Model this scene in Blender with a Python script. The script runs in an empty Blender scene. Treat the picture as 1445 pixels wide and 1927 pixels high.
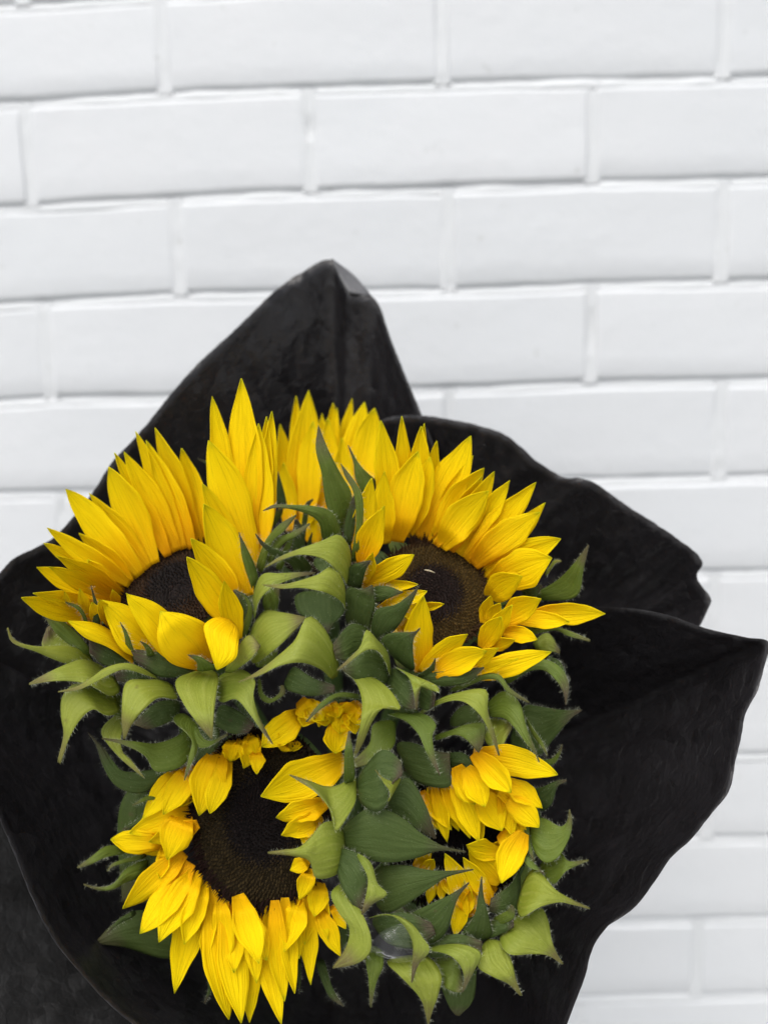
import bpy, math, random
import numpy as np
from mathutils import Vector, Matrix, noise

# ------------------------------------------------------------------ camera, world, light, exposure
W, H, F = 1445.0, 1927.0, 1500.0            # photograph size and focal length in its pixels
UP = 1.5                                    # height of the wall's first bed joint
CAM = np.array([0.201176, -0.724862, -0.360037 + UP])
PITCH, YAW, ROLL = 0.128548, 0.03073, 0.025369

def _rot(v, k, a):
    return v * math.cos(a) + np.cross(k, v) * math.sin(a) + k * np.dot(k, v) * (1 - math.cos(a))
RT, FW, UPV = np.array([1., 0, 0]), np.array([0, 1., 0]), np.array([0, 0, 1.])
RT, FW = _rot(RT, UPV, YAW), _rot(FW, UPV, YAW)
FW, UPV = _rot(FW, RT, -PITCH), _rot(UPV, RT, -PITCH)
RT, UPV = _rot(RT, FW, ROLL), _rot(UPV, FW, ROLL)

scene = bpy.context.scene
col = scene.collection
cam_data = bpy.data.cameras.new('camera')
cam = bpy.data.objects.new('camera', cam_data)
col.objects.link(cam)
cam_data.sensor_fit = 'HORIZONTAL'
cam_data.sensor_width = 36
cam_data.lens = 36 * F / W
cam_data.clip_start, cam_data.clip_end = 0.01, 200
cam_data.dof.use_dof = True
cam_data.dof.focus_distance = 0.352
cam_data.dof.aperture_fstop = 6.3
M = Matrix.Identity(4)
for i in range(3):
    M[i][0], M[i][1], M[i][2], M[i][3] = RT[i], UPV[i], -FW[i], CAM[i]
cam.matrix_world = M
scene.camera = cam

SUN_EL, SUN_AZ = math.radians(60), math.radians(203)
world = bpy.data.worlds.new('World')
scene.world = world
world.use_nodes = True
wn = world.node_tree.nodes
wl = world.node_tree.links
wn.clear()
sky = wn.new('ShaderNodeTexSky')
sky.sky_type = 'NISHITA'
sky.sun_disc = False
sky.sun_elevation, sky.sun_rotation = SUN_EL, SUN_AZ
sky.air_density, sky.dust_density, sky.ozone_density = 1.0, 4.0, 1.0
hs = wn.new('ShaderNodeHueSaturation')
hs.inputs['Saturation'].default_value = 0.36      # thin overcast: nearly white sky
bg = wn.new('ShaderNodeBackground')
bg.inputs['Strength'].default_value = 0.15
wo = wn.new('ShaderNodeOutputWorld')
wl.new(sky.outputs[0], hs.inputs['Color'])
wl.new(hs.outputs[0], bg.inputs['Color'])
wl.new(bg.outputs[0], wo.inputs['Surface'])
sun_data = bpy.data.lights.new('sun', 'SUN')
sun_data.energy = 0.85
sun_data.angle = math.radians(50)
sun_data.color = (1.0, 0.98, 0.955)
sun = bpy.data.objects.new('sun', sun_data)
col.objects.link(sun)
sun_dir = Vector((math.sin(SUN_AZ) * math.cos(SUN_EL), math.cos(SUN_AZ) * math.cos(SUN_EL), math.sin(SUN_EL)))
sun.rotation_euler = sun_dir.to_track_quat('Z', 'Y').to_euler()
sun.location = (0, -3, 5)
vs = scene.view_settings
vs.view_transform, vs.look, vs.gamma = 'Standard', 'None', 1.0
vs.use_curve_mapping = False
vs.exposure = 0.43
scene.render.engine = 'CYCLES'
scene.cycles.max_bounces = 8
scene.cycles.transparent_max_bounces = 8

# ------------------------------------------------------------------ helpers
def un(px, py, z):
    """photo pixel + depth (mm in front of the lens) -> world point (m)"""
    d = (px - W / 2) / F * RT - (py - H / 2) / F * UPV + FW
    return CAM + d * (z * 0.001)

def rnd(a, b): return random.uniform(a, b)

def link(name, verts, faces, mat, parent=None, origin=None, uvs=None, cols=None, smooth=True, solid=None, off=0):
    o3 = np.array(origin if origin is not None else (0, 0, 0), dtype=float)
    vv = np.asarray(verts, dtype=float) - o3
    me = bpy.data.meshes.new(name)
    me.from_pydata([tuple(v) for v in vv], [], faces)
    if uvs is not None:
        ul = me.uv_layers.new(name='UVMap')
        li = np.zeros(len(me.loops), dtype=np.int32)
        me.loops.foreach_get('vertex_index', li)
        ul.data.foreach_set('uv', np.asarray(uvs, dtype=np.float32)[li].ravel())
    if cols is not None:
        ca = me.color_attributes.new('tint', 'FLOAT_COLOR', 'POINT')
        ca.data.foreach_set('color', np.asarray(cols, dtype=np.float32).ravel())
    if smooth:
        me.polygons.foreach_set('use_smooth', [True] * len(me.polygons))
    me.materials.append(mat)
    me.update()
    ob = bpy.data.objects.new(name, me)
    col.objects.link(ob)
    if parent is not None:
        ob.parent = parent
    elif origin is not None:
        ob.location = origin
    if solid:
        m = ob.modifiers.new('thickness', 'SOLIDIFY')
        m.thickness = solid
        m.offset = off
    return ob

def empty(name, loc, label, cat, group=None):
    o = bpy.data.objects.new(name, None)
    col.objects.link(o)
    o.location = loc
    o.empty_display_size = 0.02
    o['label'], o['category'] = label, cat
    if group: o['group'] = group
    return o

def smooth_path(pts, n):
    """Catmull-Rom through pts, resampled to n points by arc length"""
    P = np.array(pts, dtype=float)
    if len(P) == 2:
        D = P[0] + (P[1] - P[0]) * np.linspace(0, 1, 30)[:, None]
    else:
        Q = np.vstack([2 * P[0] - P[1], P, 2 * P[-1] - P[-2]])
        out = []
        for i in range(1, len(Q) - 2):
            t = np.linspace(0, 1, 14, endpoint=False)[:, None]
            p0, p1, p2, p3 = Q[i - 1], Q[i], Q[i + 1], Q[i + 2]
            out.append(0.5 * (2 * p1 + (p2 - p0) * t + (2 * p0 - 5 * p1 + 4 * p2 - p3) * t ** 2 + (3 * p1 - p0 - 3 * p2 + p3) * t ** 3))
        out.append(P[-1:])
        D = np.vstack(out)
    s = np.concatenate([[0], np.cumsum(np.linalg.norm(np.diff(D[:, :2], axis=0), axis=1))])
    s /= max(s[-1], 1e-9)
    u = np.linspace(0, 1, n)
    return np.stack([np.interp(u, s, D[:, k]) for k in range(D.shape[1])], axis=1)

def grid_faces(n, m):
    return [(i * m + j, i * m + j + 1, (i + 1) * m + j + 1, (i + 1) * m + j) for i in range(n - 1) for j in range(m - 1)]

# ------------------------------------------------------------------ materials
def new_mat(name):
    m = bpy.data.materials.new(name)
    m.use_nodes = True
    n, l = m.node_tree.nodes, m.node_tree.links
    n.clear()
    out = n.new('ShaderNodeOutputMaterial')
    b = n.new('ShaderNodeBsdfPrincipled')
    l.new(b.outputs[0], out.inputs[0])
    return m, n, l, b, out

def math_node(n, l, op, a, b=None):
    x = n.new('ShaderNodeMath')
    x.operation = op
    for i, v in enumerate((a, b)):
        if v is None: continue
        if isinstance(v, (int, float)): x.inputs[i].default_value = v
        else: l.new(v, x.inputs[i])
    return x.outputs[0]

def ramp(n, l, fac, stops, interp='LINEAR'):
    r = n.new('ShaderNodeValToRGB')
    r.color_ramp.interpolation = interp
    e = r.color_ramp.elements
    while len(e) < len(stops): e.new(0.5)
    for k, (p, c) in enumerate(stops):
        e[k].position = p
        e[k].color = (*c, 1) if len(c) == 3 else c
    l.new(fac, r.inputs[0])
    return r.outputs[0]

def mix(n, l, fac, a, b, mode='MIX'):
    x = n.new('ShaderNodeMix')
    x.data_type = 'RGBA'
    x.blend_type = mode
    for i, v in ((0, fac), (6, a), (7, b)):
        if isinstance(v, (int, float)): x.inputs[i].default_value = v
        elif isinstance(v, tuple): x.inputs[i].default_value = (*v, 1)
        else: l.new(v, x.inputs[i])
    return x.outputs[2]

def noise_tex(n, l, vec, scale, detail=3, rough=0.55):
    t = n.new('ShaderNodeTexNoise')
    t.inputs['Scale'].default_value = scale
    t.inputs['Detail'].default_value = detail
    t.inputs['Roughness'].default_value = rough
    if vec is not None: l.new(vec, t.inputs['Vector'])
    return t.outputs[0]

def bump(n, l, b, h, strength, dist):
    x = n.new('ShaderNodeBump')
    x.inputs['Strength'].default_value = strength
    x.inputs['Distance'].default_value = dist
    l.new(h, x.inputs['Height'])
    l.new(x.outputs[0], b.inputs['Normal'])
    return x.outputs[0]

def petal_material():
    m, n, l, b, out = new_mat('petal_yellow')
    uv = n.new('ShaderNodeUVMap')
    sep = n.new('ShaderNodeSeparateXYZ')
    l.new(uv.outputs[0], sep.inputs[0])
    u, v = sep.outputs[0], sep.outputs[1]
    info = n.new('ShaderNodeObjectInfo')
    base = ramp(n, l, u, [(0.0, (0.66, 0.25, 0.001)), (0.2, (0.92, 0.48, 0.0005)), (0.5, (0.97, 0.67, 0.0008)), (0.92, (0.96, 0.74, 0.001)), (1.0, (0.52, 0.56, 0.01))])
    tc = n.new('ShaderNodeTexCoord')
    # long veins: noise stretched along the petal
    cmb = n.new('ShaderNodeCombineXYZ')
    l.new(math_node(n, l, 'MULTIPLY', u, 1.6), cmb.inputs[0])
    l.new(math_node(n, l, 'MULTIPLY', v, 16.0), cmb.inputs[1])
    l.new(math_node(n, l, 'MULTIPLY', info.outputs['Random'], 40.0), cmb.inputs[2])
    vein = noise_tex(n, l, cmb.outputs[0], 1.0, 2.5, 0.6)
    vline = ramp(n, l, vein, [(0.34, (1, 1, 1)), (0.47, (0, 0, 0))])
    hue = mix(n, l, math_node(n, l, 'MULTIPLY', info.outputs['Random'], 0.45), base, (0.97, 0.78, 0.001))
    green_part = math_node(n, l, 'MULTIPLY', vline, math_node(n, l, 'ADD', math_node(n, l, 'MULTIPLY', u, 0.42), 0.04))
    c2 = mix(n, l, green_part, hue, (0.40, 0.30, 0.001))
    blot = noise_tex(n, l, tc.outputs['Object'], 60, 2)
    c3 = mix(n, l, math_node(n, l, 'MULTIPLY', blot, 0.22), c2, (0.90, 0.54, 0.0005))
    l.new(c3, b.inputs['Base Color'])
    b.inputs['Roughness'].default_value = 0.7
    b.inputs['Specular IOR Level'].default_value = 0.12
    nb = bump(n, l, b, vein, 0.75, 0.0011)
    tr = n.new('ShaderNodeBsdfTranslucent')
    l.new(c3, tr.inputs['Color'])
    l.new(nb, tr.inputs['Normal'])
    mx = n.new('ShaderNodeMixShader')
    mx.inputs[0].default_value = 0.24
    l.new(b.outputs[0], mx.inputs[1]); l.new(tr.outputs[0], mx.inputs[2])
    l.new(mx.outputs[0], out.inputs[0])
    return m

def bract_material(name, base, mid, tip, vein_c, rough=0.6):
    m, n, l, b, out = new_mat(name)
    uv = n.new('ShaderNodeUVMap')
    sep = n.new('ShaderNodeSeparateXYZ')
    l.new(uv.outputs[0], sep.inputs[0])
    u, v = sep.outputs[0], sep.outputs[1]
    tc = n.new('ShaderNodeTexCoord')
    info = n.new('ShaderNodeObjectInfo')
    wob = noise_tex(n, l, tc.outputs['Object'], 110, 3)
    uu = math_node(n, l, 'ADD', u, math_node(n, l, 'MULTIPLY', math_node(n, l, 'SUBTRACT', wob, 0.5), 0.22))
    c = ramp(n, l, uu, [(0.0, base), (0.40, mid), (0.66, mid), (0.86, tip), (1.0, (0.075, 0.035, 0.03))])
    cmb = n.new('ShaderNodeCombineXYZ')
    l.new(math_node(n, l, 'MULTIPLY', u, 2.2), cmb.inputs[0])
    l.new(math_node(n, l, 'MULTIPLY', v, 11.0), cmb.inputs[1])
    l.new(math_node(n, l, 'MULTIPLY', info.outputs['Random'], 40.0), cmb.inputs[2])
    vein = noise_tex(n, l, cmb.outputs[0], 1.0, 3)
    vl = ramp(n, l, vein, [(0.45, (0, 0, 0)), (0.7, (1, 1, 1))])
    c = mix(n, l, math_node(n, l, 'MULTIPLY', vl, 0.5), c, vein_c)
    fine = noise_tex(n, l, tc.outputs['Object'], 900, 3)
    c = mix(n, l, math_node(n, l, 'MULTIPLY', fine, 0.35), c, tuple(0.55 * x for x in base))
    # brown blemishes
    sp = noise_tex(n, l, tc.outputs['Object'], 150, 2)
    c = mix(n, l, ramp(n, l, sp, [(0.70, (0, 0, 0)), (0.76, (0.6, 0.6, 0.6))]), c, (0.09, 0.06, 0.025))
    # each bract a little more yellow or blue green
    c = mix(n, l, math_node(n, l, 'MULTIPLY', info.outputs['Random'], 0.4), c, tuple(x * k for x, k in zip(mid, (1.15, 1.0, 0.6))))
    l.new(c, b.inputs['Base Color'])
    b.inputs['Roughness'].default_value = rough
    b.inputs['Specular IOR Level'].default_value = 0.35
    h = math_node(n, l, 'ADD', math_node(n, l, 'MULTIPLY', vein, 1.0), math_node(n, l, 'MULTIPLY', fine, 0.5))
    nb = bump(n, l, b, h, 0.7, 0.0008)
    tr = n.new('ShaderNodeBsdfTranslucent')
    l.new(c, tr.inputs['Color'])
    mx = n.new('ShaderNodeMixShader')
    mx.inputs[0].default_value = 0.12
    l.new(b.outputs[0], mx.inputs[1]); l.new(tr.outputs[0], mx.inputs[2])
    l.new(mx.outputs[0], out.inputs[0])
    return m

MAT = {}
MAT['petal'] = petal_material()
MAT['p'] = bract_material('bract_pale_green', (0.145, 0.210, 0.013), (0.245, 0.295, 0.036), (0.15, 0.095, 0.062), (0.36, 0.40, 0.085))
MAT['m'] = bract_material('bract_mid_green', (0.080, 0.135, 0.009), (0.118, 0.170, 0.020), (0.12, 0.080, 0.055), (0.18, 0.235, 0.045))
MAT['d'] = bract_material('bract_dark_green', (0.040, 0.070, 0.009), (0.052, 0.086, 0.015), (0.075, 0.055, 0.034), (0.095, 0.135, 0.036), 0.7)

def plain(name, c, rough=0.6, spec=0.4, nz=None, bstr=0.3, bdist=0.001):
    m, n, l, b, out = new_mat(name)
    b.inputs['Roughness'].default_value = rough
    b.inputs['Specular IOR Level'].default_value = spec
    tc = n.new('ShaderNodeTexCoord')
    f = noise_tex(n, l, tc.outputs['Object'], nz or 120, 4)
    l.new(mix(n, l, f, tuple(0.75 * x for x in c), tuple(min(1, 1.25 * x) for x in c)), b.inputs['Base Color'])
    bump(n, l, b, f, bstr, bdist)
    return m
MAT['stem'] = plain('stem_green', (0.09, 0.15, 0.035), 0.6)
MAT['receptacle'] = plain('receptacle_green', (0.06, 0.10, 0.025), 0.7)
MAT['hair'] = plain('pale_hairs', (0.55, 0.58, 0.42), 0.5, 0.4)
MAT['fleck'] = plain('dry_fleck', (0.6, 0.52, 0.36), 0.7)

m, n, l, b, out = new_mat('disc_brown')
at = n.new('ShaderNodeAttribute'); at.attribute_name = 'tint'
l.new(at.outputs['Color'], b.inputs['Base Color'])
b.inputs['Roughness'].default_value = 0.8
b.inputs['Specular IOR Level'].default_value = 0.15
MAT['disc'] = m

def paper_material(name, base, rough):
    m, n, l, b, out = new_mat(name)
    tc = n.new('ShaderNodeTexCoord')
    mp = n.new('ShaderNodeMapping')
    mp.inputs['Scale'].default_value = (1.0, 1.0, 0.8)
    mp.inputs['Rotation'].default_value = (0.3, 0.5, 0.2)
    l.new(tc.outputs['Object'], mp.inputs[0])
    big = noise_tex(n, l, mp.outputs[0], 26, 4, 0.6)
    fib = noise_tex(n, l, mp.outputs[0], 170, 5, 0.65)
    vo = n.new('ShaderNodeTexVoronoi')
    vo.feature = 'DISTANCE_TO_EDGE'
    vo.inputs['Scale'].default_value = 120
    wv = n.new('ShaderNodeVectorMath'); wv.operation = 'ADD'
    nz2 = n.new('ShaderNodeTexNoise'); nz2.inputs['Scale'].default_value = 40
    l.new(mp.outputs[0], nz2.inputs['Vector'])
    sc = n.new('ShaderNodeVectorMath'); sc.operation = 'SCALE'; sc.inputs['Scale'].default_value = 0.012
    l.new(nz2.outputs[1], sc.inputs[0])
    l.new(mp.outputs[0], wv.inputs[0]); l.new(sc.outputs[0], wv.inputs[1])
    l.new(wv.outputs[0], vo.inputs['Vector'])
    crease = ramp(n, l, vo.outputs['Distance'], [(0.0, (0, 0, 0)), (0.10, (1, 1, 1))])
    c = mix(n, l, big, tuple(0.7 * x for x in base), tuple(1.4 * x for x in base))
    # worn, whitish specks where the paper has been creased
    sp = noise_tex(n, l, tc.outputs['Object'], 620, 2)
    zone = noise_tex(n, l, tc.outputs['Object'], 21, 2)
    wear = math_node(n, l, 'MULTIPLY', ramp(n, l, sp, [(0.66, (0, 0, 0)), (0.72, (1, 1, 1))]), ramp(n, l, zone, [(0.56, (0, 0, 0)), (0.68, (1, 1, 1))]))
    c = mix(n, l, math_node(n, l, 'MULTIPLY', wear, 0.35), c, (0.12, 0.12, 0.12))
    l.new(c, b.inputs['Base Color'])
    b.inputs['Specular IOR Level'].default_value = 0.55
    rr = math_node(n, l, 'ADD', math_node(n, l, 'MULTIPLY', fib, 0.25), rough - 0.12)
    l.new(rr, b.inputs['Roughness'])
    fib2 = noise_tex(n, l, mp.outputs[0], 420, 3, 0.6)
    cr = math_node(n, l, 'ABSOLUTE', math_node(n, l, 'SUBTRACT', noise_tex(n, l, mp.outputs[0], 95, 3, 0.5), 0.5))
    h = math_node(n, l, 'ADD', math_node(n, l, 'MULTIPLY', cr, -1.1), math_node(n, l, 'ADD', math_node(n, l, 'MULTIPLY', crease, 0.05), math_node(n, l, 'ADD', math_node(n, l, 'MULTIPLY', fib2, 0.18), math_node(n, l, 'MULTIPLY', big, 0.9))))
    def facets(scale, k):
        v_ = n.new('ShaderNodeTexVoronoi'); v_.feature = 'F1'; v_.inputs['Scale'].default_value = scale
        l.new(wv.outputs[0], v_.inputs['Vector'])
        d1 = n.new('ShaderNodeVectorMath'); d1.operation = 'SUBTRACT'
        l.new(wv.outputs[0], d1.inputs[0]); l.new(v_.outputs['Position'], d1.inputs[1])
        d2 = n.new('ShaderNodeVectorMath'); d2.operation = 'SUBTRACT'; d2.inputs[1].default_value = (0.5, 0.5, 0.5)
        l.new(v_.outputs['Color'], d2.inputs[0])
        dt = n.new('ShaderNodeVectorMath'); dt.operation = 'DOT_PRODUCT'
        l.new(d1.outputs[0], dt.inputs[0]); l.new(d2.outputs[0], dt.inputs[1])
        return math_node(n, l, 'MULTIPLY', dt.outputs['Value'], k * scale)
    h = math_node(n, l, 'ADD', math_node(n, l, 'MULTIPLY', fib2, 0.12), math_node(n, l, 'MULTIPLY', big, 0.9))
    h = math_node(n, l, 'ADD', h, math_node(n, l, 'ADD', facets(38, 2.6), facets(130, 0.9)))
    h = math_node(n, l, "ADD", h, math_node(n, l, "ADD", math_node(n, l, "MULTIPLY", crease, 0.05), math_node(n, l, "MULTIPLY", cr, -0.6)))
    nb = bump(n, l, b, h, 0.6, 0.003)
    tr = n.new('ShaderNodeBsdfTranslucent')                # thin paper: a little light comes through from behind
    tr.inputs['Color'].default_value = (0.095, 0.060, 0.034, 1)
    mx = n.new('ShaderNodeMixShader')
    mx.inputs[0].default_value = 0.24
    l.new(b.outputs[0], mx.inputs[1]); l.new(tr.outputs[0], mx.inputs[2])
    l.new(mx.outputs[0], out.inputs[0])
    return m
MAT['paper'] = paper_material('black_paper', (0.0190, 0.0178, 0.0195), 0.33)
MAT['paper_lit_back'] = paper_material('black_paper_lit_reverse', (0.17, 0.17, 0.175), 0.6)  # reverse at the fold: light caught from the sky is put into the base colour
MAT['paper_outer'] = paper_material('black_paper_outer', (0.024, 0.024, 0.024), 0.45)

def paint_material(name, c1, c2, dirt):
    m, n, l, b, out = new_mat(name)
    tc = n.new('ShaderNodeTexCoord')
    geo = n.new('ShaderNodeNewGeometry')
    pos = geo.outputs['Position']
    info = n.new('ShaderNodeObjectInfo')
    f = noise_tex(n, l, pos, 9, 4)
    c = mix(n, l, f, c1, c2)
    c = mix(n, l, math_node(n, l, 'MULTIPLY', info.outputs['Random'], 0.3), c, tuple(x * 0.965 for x in c2))
    d = noise_tex(n, l, pos, 46, 4, 0.65)
    c = mix(n, l, ramp(n, l, d, [(0.66, (0, 0, 0)), (0.80, (dirt, dirt, dirt))]), c, (0.42, 0.43, 0.40))
    l.new(c, b.inputs['Base Color'])
    b.inputs['Roughness'].default_value = 0.5
    b.inputs['Specular IOR Level'].default_value = 0.4
    g = noise_tex(n, l, pos, 55, 6, 0.6)
    g2 = noise_tex(n, l, pos, 320, 4, 0.6)
    bump(n, l, b, math_node(n, l, 'ADD', g, math_node(n, l, 'MULTIPLY', g2, 0.22)), 0.3, 0.003)
    return m
MAT['brick'] = paint_material('white_painted_brick', (0.690, 0.697, 0.703), (0.660, 0.682, 0.693), 0.7)
MAT['mortar'] = paint_material('white_painted_mortar', (0.685, 0.695, 0.70), (0.655, 0.675, 0.68), 1.0)

m, n, l, b, out = new_mat('clear_film')
b.inputs['Base Color'].default_value = (0.85, 0.88, 0.9, 1)
b.inputs['Roughness'].default_value = 0.10
b.inputs['Specular IOR Level'].default_value = 0.8
tb = n.new('ShaderNodeBsdfTransparent')
fr = n.new('ShaderNodeFresnel'); fr.inputs['IOR'].default_value = 1.25
gl = n.new('ShaderNodeBsdfGlossy'); gl.inputs['Roughness'].default_value = 0.08
ms = n.new('ShaderNodeMixShader')
l.new(math_node(n, l, 'MULTIPLY', fr.outputs[0], 0.7), ms.inputs[0]); l.new(tb.outputs[0], ms.inputs[1]); l.new(gl.outputs[0], ms.inputs[2])
ms2 = n.new('ShaderNodeMixShader'); ms2.inputs[0].default_value = 0.02
l.new(ms.outputs[0], ms2.inputs[1]); l.new(b.outputs[0], ms2.inputs[2])
l.new(ms2.outputs[0], out.inputs[0])
MAT['film'] = m

# ------------------------------------------------------------------ the wall
random.seed(4)
PX, PZ, JT = 0.240, 0.086, 0.010
# measured bed joints: offset (mm) of the joint from its regular height at points along the wall
BED = {0: [(-0.14, -8.4), (0.1, -4), (0.5, 0)],
       1: [(-0.146, -1.1), (-0.005, 1.8), (0.078, 2.1), (0.235, 1.0), (0.297, 0.5), (0.475, -2.9), (0.513, -3.0)],
       2: [(-0.154, -2.5), (0.074, 2.3), (0.236, 1.6), (0.297, 2.2), (0.516, 0.3)],
       3: [(-0.162, -0.3), (-0.017, 3.9), (0.234, 0.8), (0.297, 0.8), (0.37, 1.8), (0.519, 0.6)],
       4: [(-0.169, -1.2), (-0.12, 0.9), (-0.022, -0.6), (0.296, 1.1), (0.367, 2.6), (0.522, 1.3)],
       5: [(-0.177, 0.5), (0.385, 0.6), (0.525, 0.8)], 6: [(0.488, -1.1), (0.529, -1.4)], 8: [(0.4, -5), (0.508, -5.2)],
       9: [(0.48, -2.8), (0.538, -2.2)], 10: [(0.416, -1.6), (0.541, 0.4)], 11: [(0.36, 1.2), (0.544, 5.8)]}
def bed_z(j, x):
    o = 0.0
    if j in BED:
        xs, ys = zip(*BED[j])
        o = float(np.interp(x, xs, ys))
    return UP - j * PZ + o * 0.001
HEADX = {(0, 0): -1.3, (0, 1): -1.5, (0, 2): -4.3, (1, -1): -5.7, (1, 0): 2.4, (1, 1): 6.1, (2, 0): 1.9, (2, 1): 1.6, (2, 2): -0.8, (3, -1): -1.9, (3, 1): 6.1, (4, 2): 1.9, (10, 2): -5.7}
def head_x(c, k):
    """centre of head joint k of course c"""
    return (k + (0.5 if c % 2 else 0.0)) * PX + HEADX.get((c, k), 0.0) * 0.001

wall = empty('brick_wall', (0.2, 0.05, 0.3), 'white painted brick wall behind the black wrapped bouquet', 'wall')
WORG = (0.2, 0.05, 0.3)
C0, C1, K0, K1 = -2, 17, -2, 4
def edge_grid(a, b, r, n):
    g = [a, a + 0.0006, a + r * 0.45, a + r]
    g += list(np.linspace(a + r, b - r, n + 2)[1:-1])
    return g + [b - r, b - r * 0.45, b - 0.0006, b]
def build_brick(c, k):
    xl, xr = head_x(c, k) + JT / 2, head_x(c, k + 1) - JT / 2
    r = rnd(0.0034, 0.0050)
    rl_, rr_ = rnd(0.0004, 0.0011), rnd(0.0004, 0.0011)
    us, vs_ = edge_grid(0, 1, 0.02, 7), edge_grid(0, 1, 0.055, 3)
    proud = rnd(-0.0004, 0.0004)
    tx, tz = rnd(-0.003, 0.003), rnd(-0.008, 0.008)
    V = []
    nu, nv = len(us), len(vs_)
    for iv, v in enumerate(vs_):
        for iu, u in enumerate(us):
            x = xl + (xr - xl) * u
            zt, zb = bed_z(c, x) - JT * 0.5, bed_z(c + 1, x) + JT * 0.25
            # uneven arrises
            e = noise.noise(Vector((x * 45, c * 7.3, 1.7))) * 0.0013
            e2 = noise.noise(Vector((x * 45, c * 7.3, 9.1))) * 0.0013
            zt += e; zb += e2
            z = zb + (zt - zb) * v
            ex = noise.noise(Vector((u * 3, z * 60, k * 3.1 + c))) * 0.001
            x2 = x + ex
            y = 0.0
            for dist, rr in ((u * (xr - xl), rl_), ((1 - u) * (xr - xl), rr_), (v * (zt - zb), r), ((1 - v) * (zt - zb), 0.0024)):
                if dist < rr: y = max(y, rr - math.sqrt(max(rr * rr - (rr - dist) ** 2, 0)))
            y += proud + (u - .5) * tx * 0.5 + (v - .5) * tz * 0.2
            y += 0.0009 * noise.noise(Vector((x * 22, z * 30, c * 3.0)))
            V.append((x2, y, z))
    fcs = [(i * nu + j, i * nu + j + 1, (i + 1) * nu + j + 1, (i + 1) * nu + j) for i in range(nv - 1) for j in range(nu - 1)]
    ring = [j for j in range(nu)] + [i * nu + nu - 1 for i in range(1, nv)] + [(nv - 1) * nu + j for j in range(nu - 2, -1, -1)] + [i * nu for i in range(nv - 2, 0, -1)]
    base = len(V)
    for q in ring: V.append((V[q][0], 0.03, V[q][2]))
    for a in range(len(ring)):
        bq = (a + 1) % len(ring)
        fcs.append((ring[bq], ring[a], base + a, base + bq))
    link('brick', V, fcs, MAT['brick'], wall, WORG)
for c in range(C0, C1):
    for k in range(K0, K1):
        build_brick(c, k)
# mortar: bed joints weather-struck (set back under the brick above, coming forward to the brick below)
V, fcs = [], []
def strip(rows):
    b0 = len(V); m_ = len(rows[0])
    for r_ in rows: V.extend(r_)
    for i in range(len(rows) - 1):
        for j in range(m_ - 1):
            fcs.append((b0 + i * m_ + j, b0 + i * m_ + j + 1, b0 + (i + 1) * m_ + j + 1, b0 + (i + 1) * m_ + j))
X0, X1 = head_x(0, K0) - 0.02, head_x(0, K1) + 0.14
xs = np.arange(X0, X1, 0.004)
for j in range(C0, C1 + 1):
    rows = []
    for t, y in ((-0.8, 0.010), (-0.66, 0.0022), (-0.5, 0.0013), (-0.2, 0.0016), (0.05, 0.0028), (0.25, 0.0046), (0.45, 0.0060), (0.9, 0.014)):
        row = []
        for x in xs:
            nz = noise.noise(Vector((x * 38, j * 5.1, t * 1.3)))
            fill = max(0, noise.noise(Vector((x * 16, j * 3.3, 4.0)))) * 0.0022
            row.append((x, y - fill + nz * 0.0008, bed_z(j, x) + t * JT + 0.0006 * noise.noise(Vector((x * 60, j, 7)))))
        rows.append(row)
    strip(rows)
for c in range(C0, C1):
    for k in range(K0, K1 + 1):
        hx = head_x(c, k)
        dep = rnd(0.0000, 0.0010)
        rows = []
        for t in (-0.95, -0.72, -0.5, -0.22, 0.0, 0.22, 0.5, 0.72, 0.95):
            row = []
            for q in range(26):
                z0, z1 = bed_z(c + 1, hx) , bed_z(c, hx)
                z = z0 + (z1 - z0) * q / 25
                nz = noise.noise(Vector((k * 7.0 + t, z * 48, c * 2.1))) * 0.0009
                pit = 0.006 * max(0, noise.noise(Vector((k * 9.0, z * 30, c * 4.1))) - 0.25)
                row.append((hx + t * JT, {0.95: 0.008, 0.72: 0.0016, 0.5: 0.0006}.get(abs(t), 0.0007 + dep * (1.2 if t == 0 else 0.8)) + nz * 0.5 + pit * (1 if abs(t) < 0.5 else 0), z))
            rows.append(row)
        strip(rows)
link('mortar', V, [f_[::-1] for f_ in fcs], MAT['mortar'], wall, WORG)

# unseen pale paving, added below the picture to bounce light upward
def gy(x, y): return 0.012 * noise.noise(Vector((x * 0.4, y * 0.4, 0))) + 0.03
gx = np.concatenate([-np.geomspace(1, 60, 14)[::-1], np.linspace(-0.8, 0.8, 5), np.geomspace(1, 60, 14)])
gv = np.concatenate([-np.geomspace(0.4, 60, 16)[::-1], [-0.2, 0.0, 0.02]])
m, n, l, b, out = new_mat('pale_concrete')
tc = n.new('ShaderNodeTexCoord')
nzf = noise_tex(n, l, tc.outputs['Object'], 14, 6)
l.new(mix(n, l, nzf, (0.34, 0.34, 0.33), (0.46, 0.46, 0.45)), b.inputs['Base Color'])
b.inputs['Roughness'].default_value = 0.85
bump(n, l, b, nzf, 0.4, 0.004)
gr = link('bounce_ground', [(x, y, gy(x, y)) for y in gv for x in gx], [(i * len(gx) + j, i * len(gx) + j + 1, (i + 1) * len(gx) + j + 1, (i + 1) * len(gx) + j) for i in range(len(gv) - 1) for j in range(len(gx) - 1)], m)
gr['kind'] = 'structure'

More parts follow.
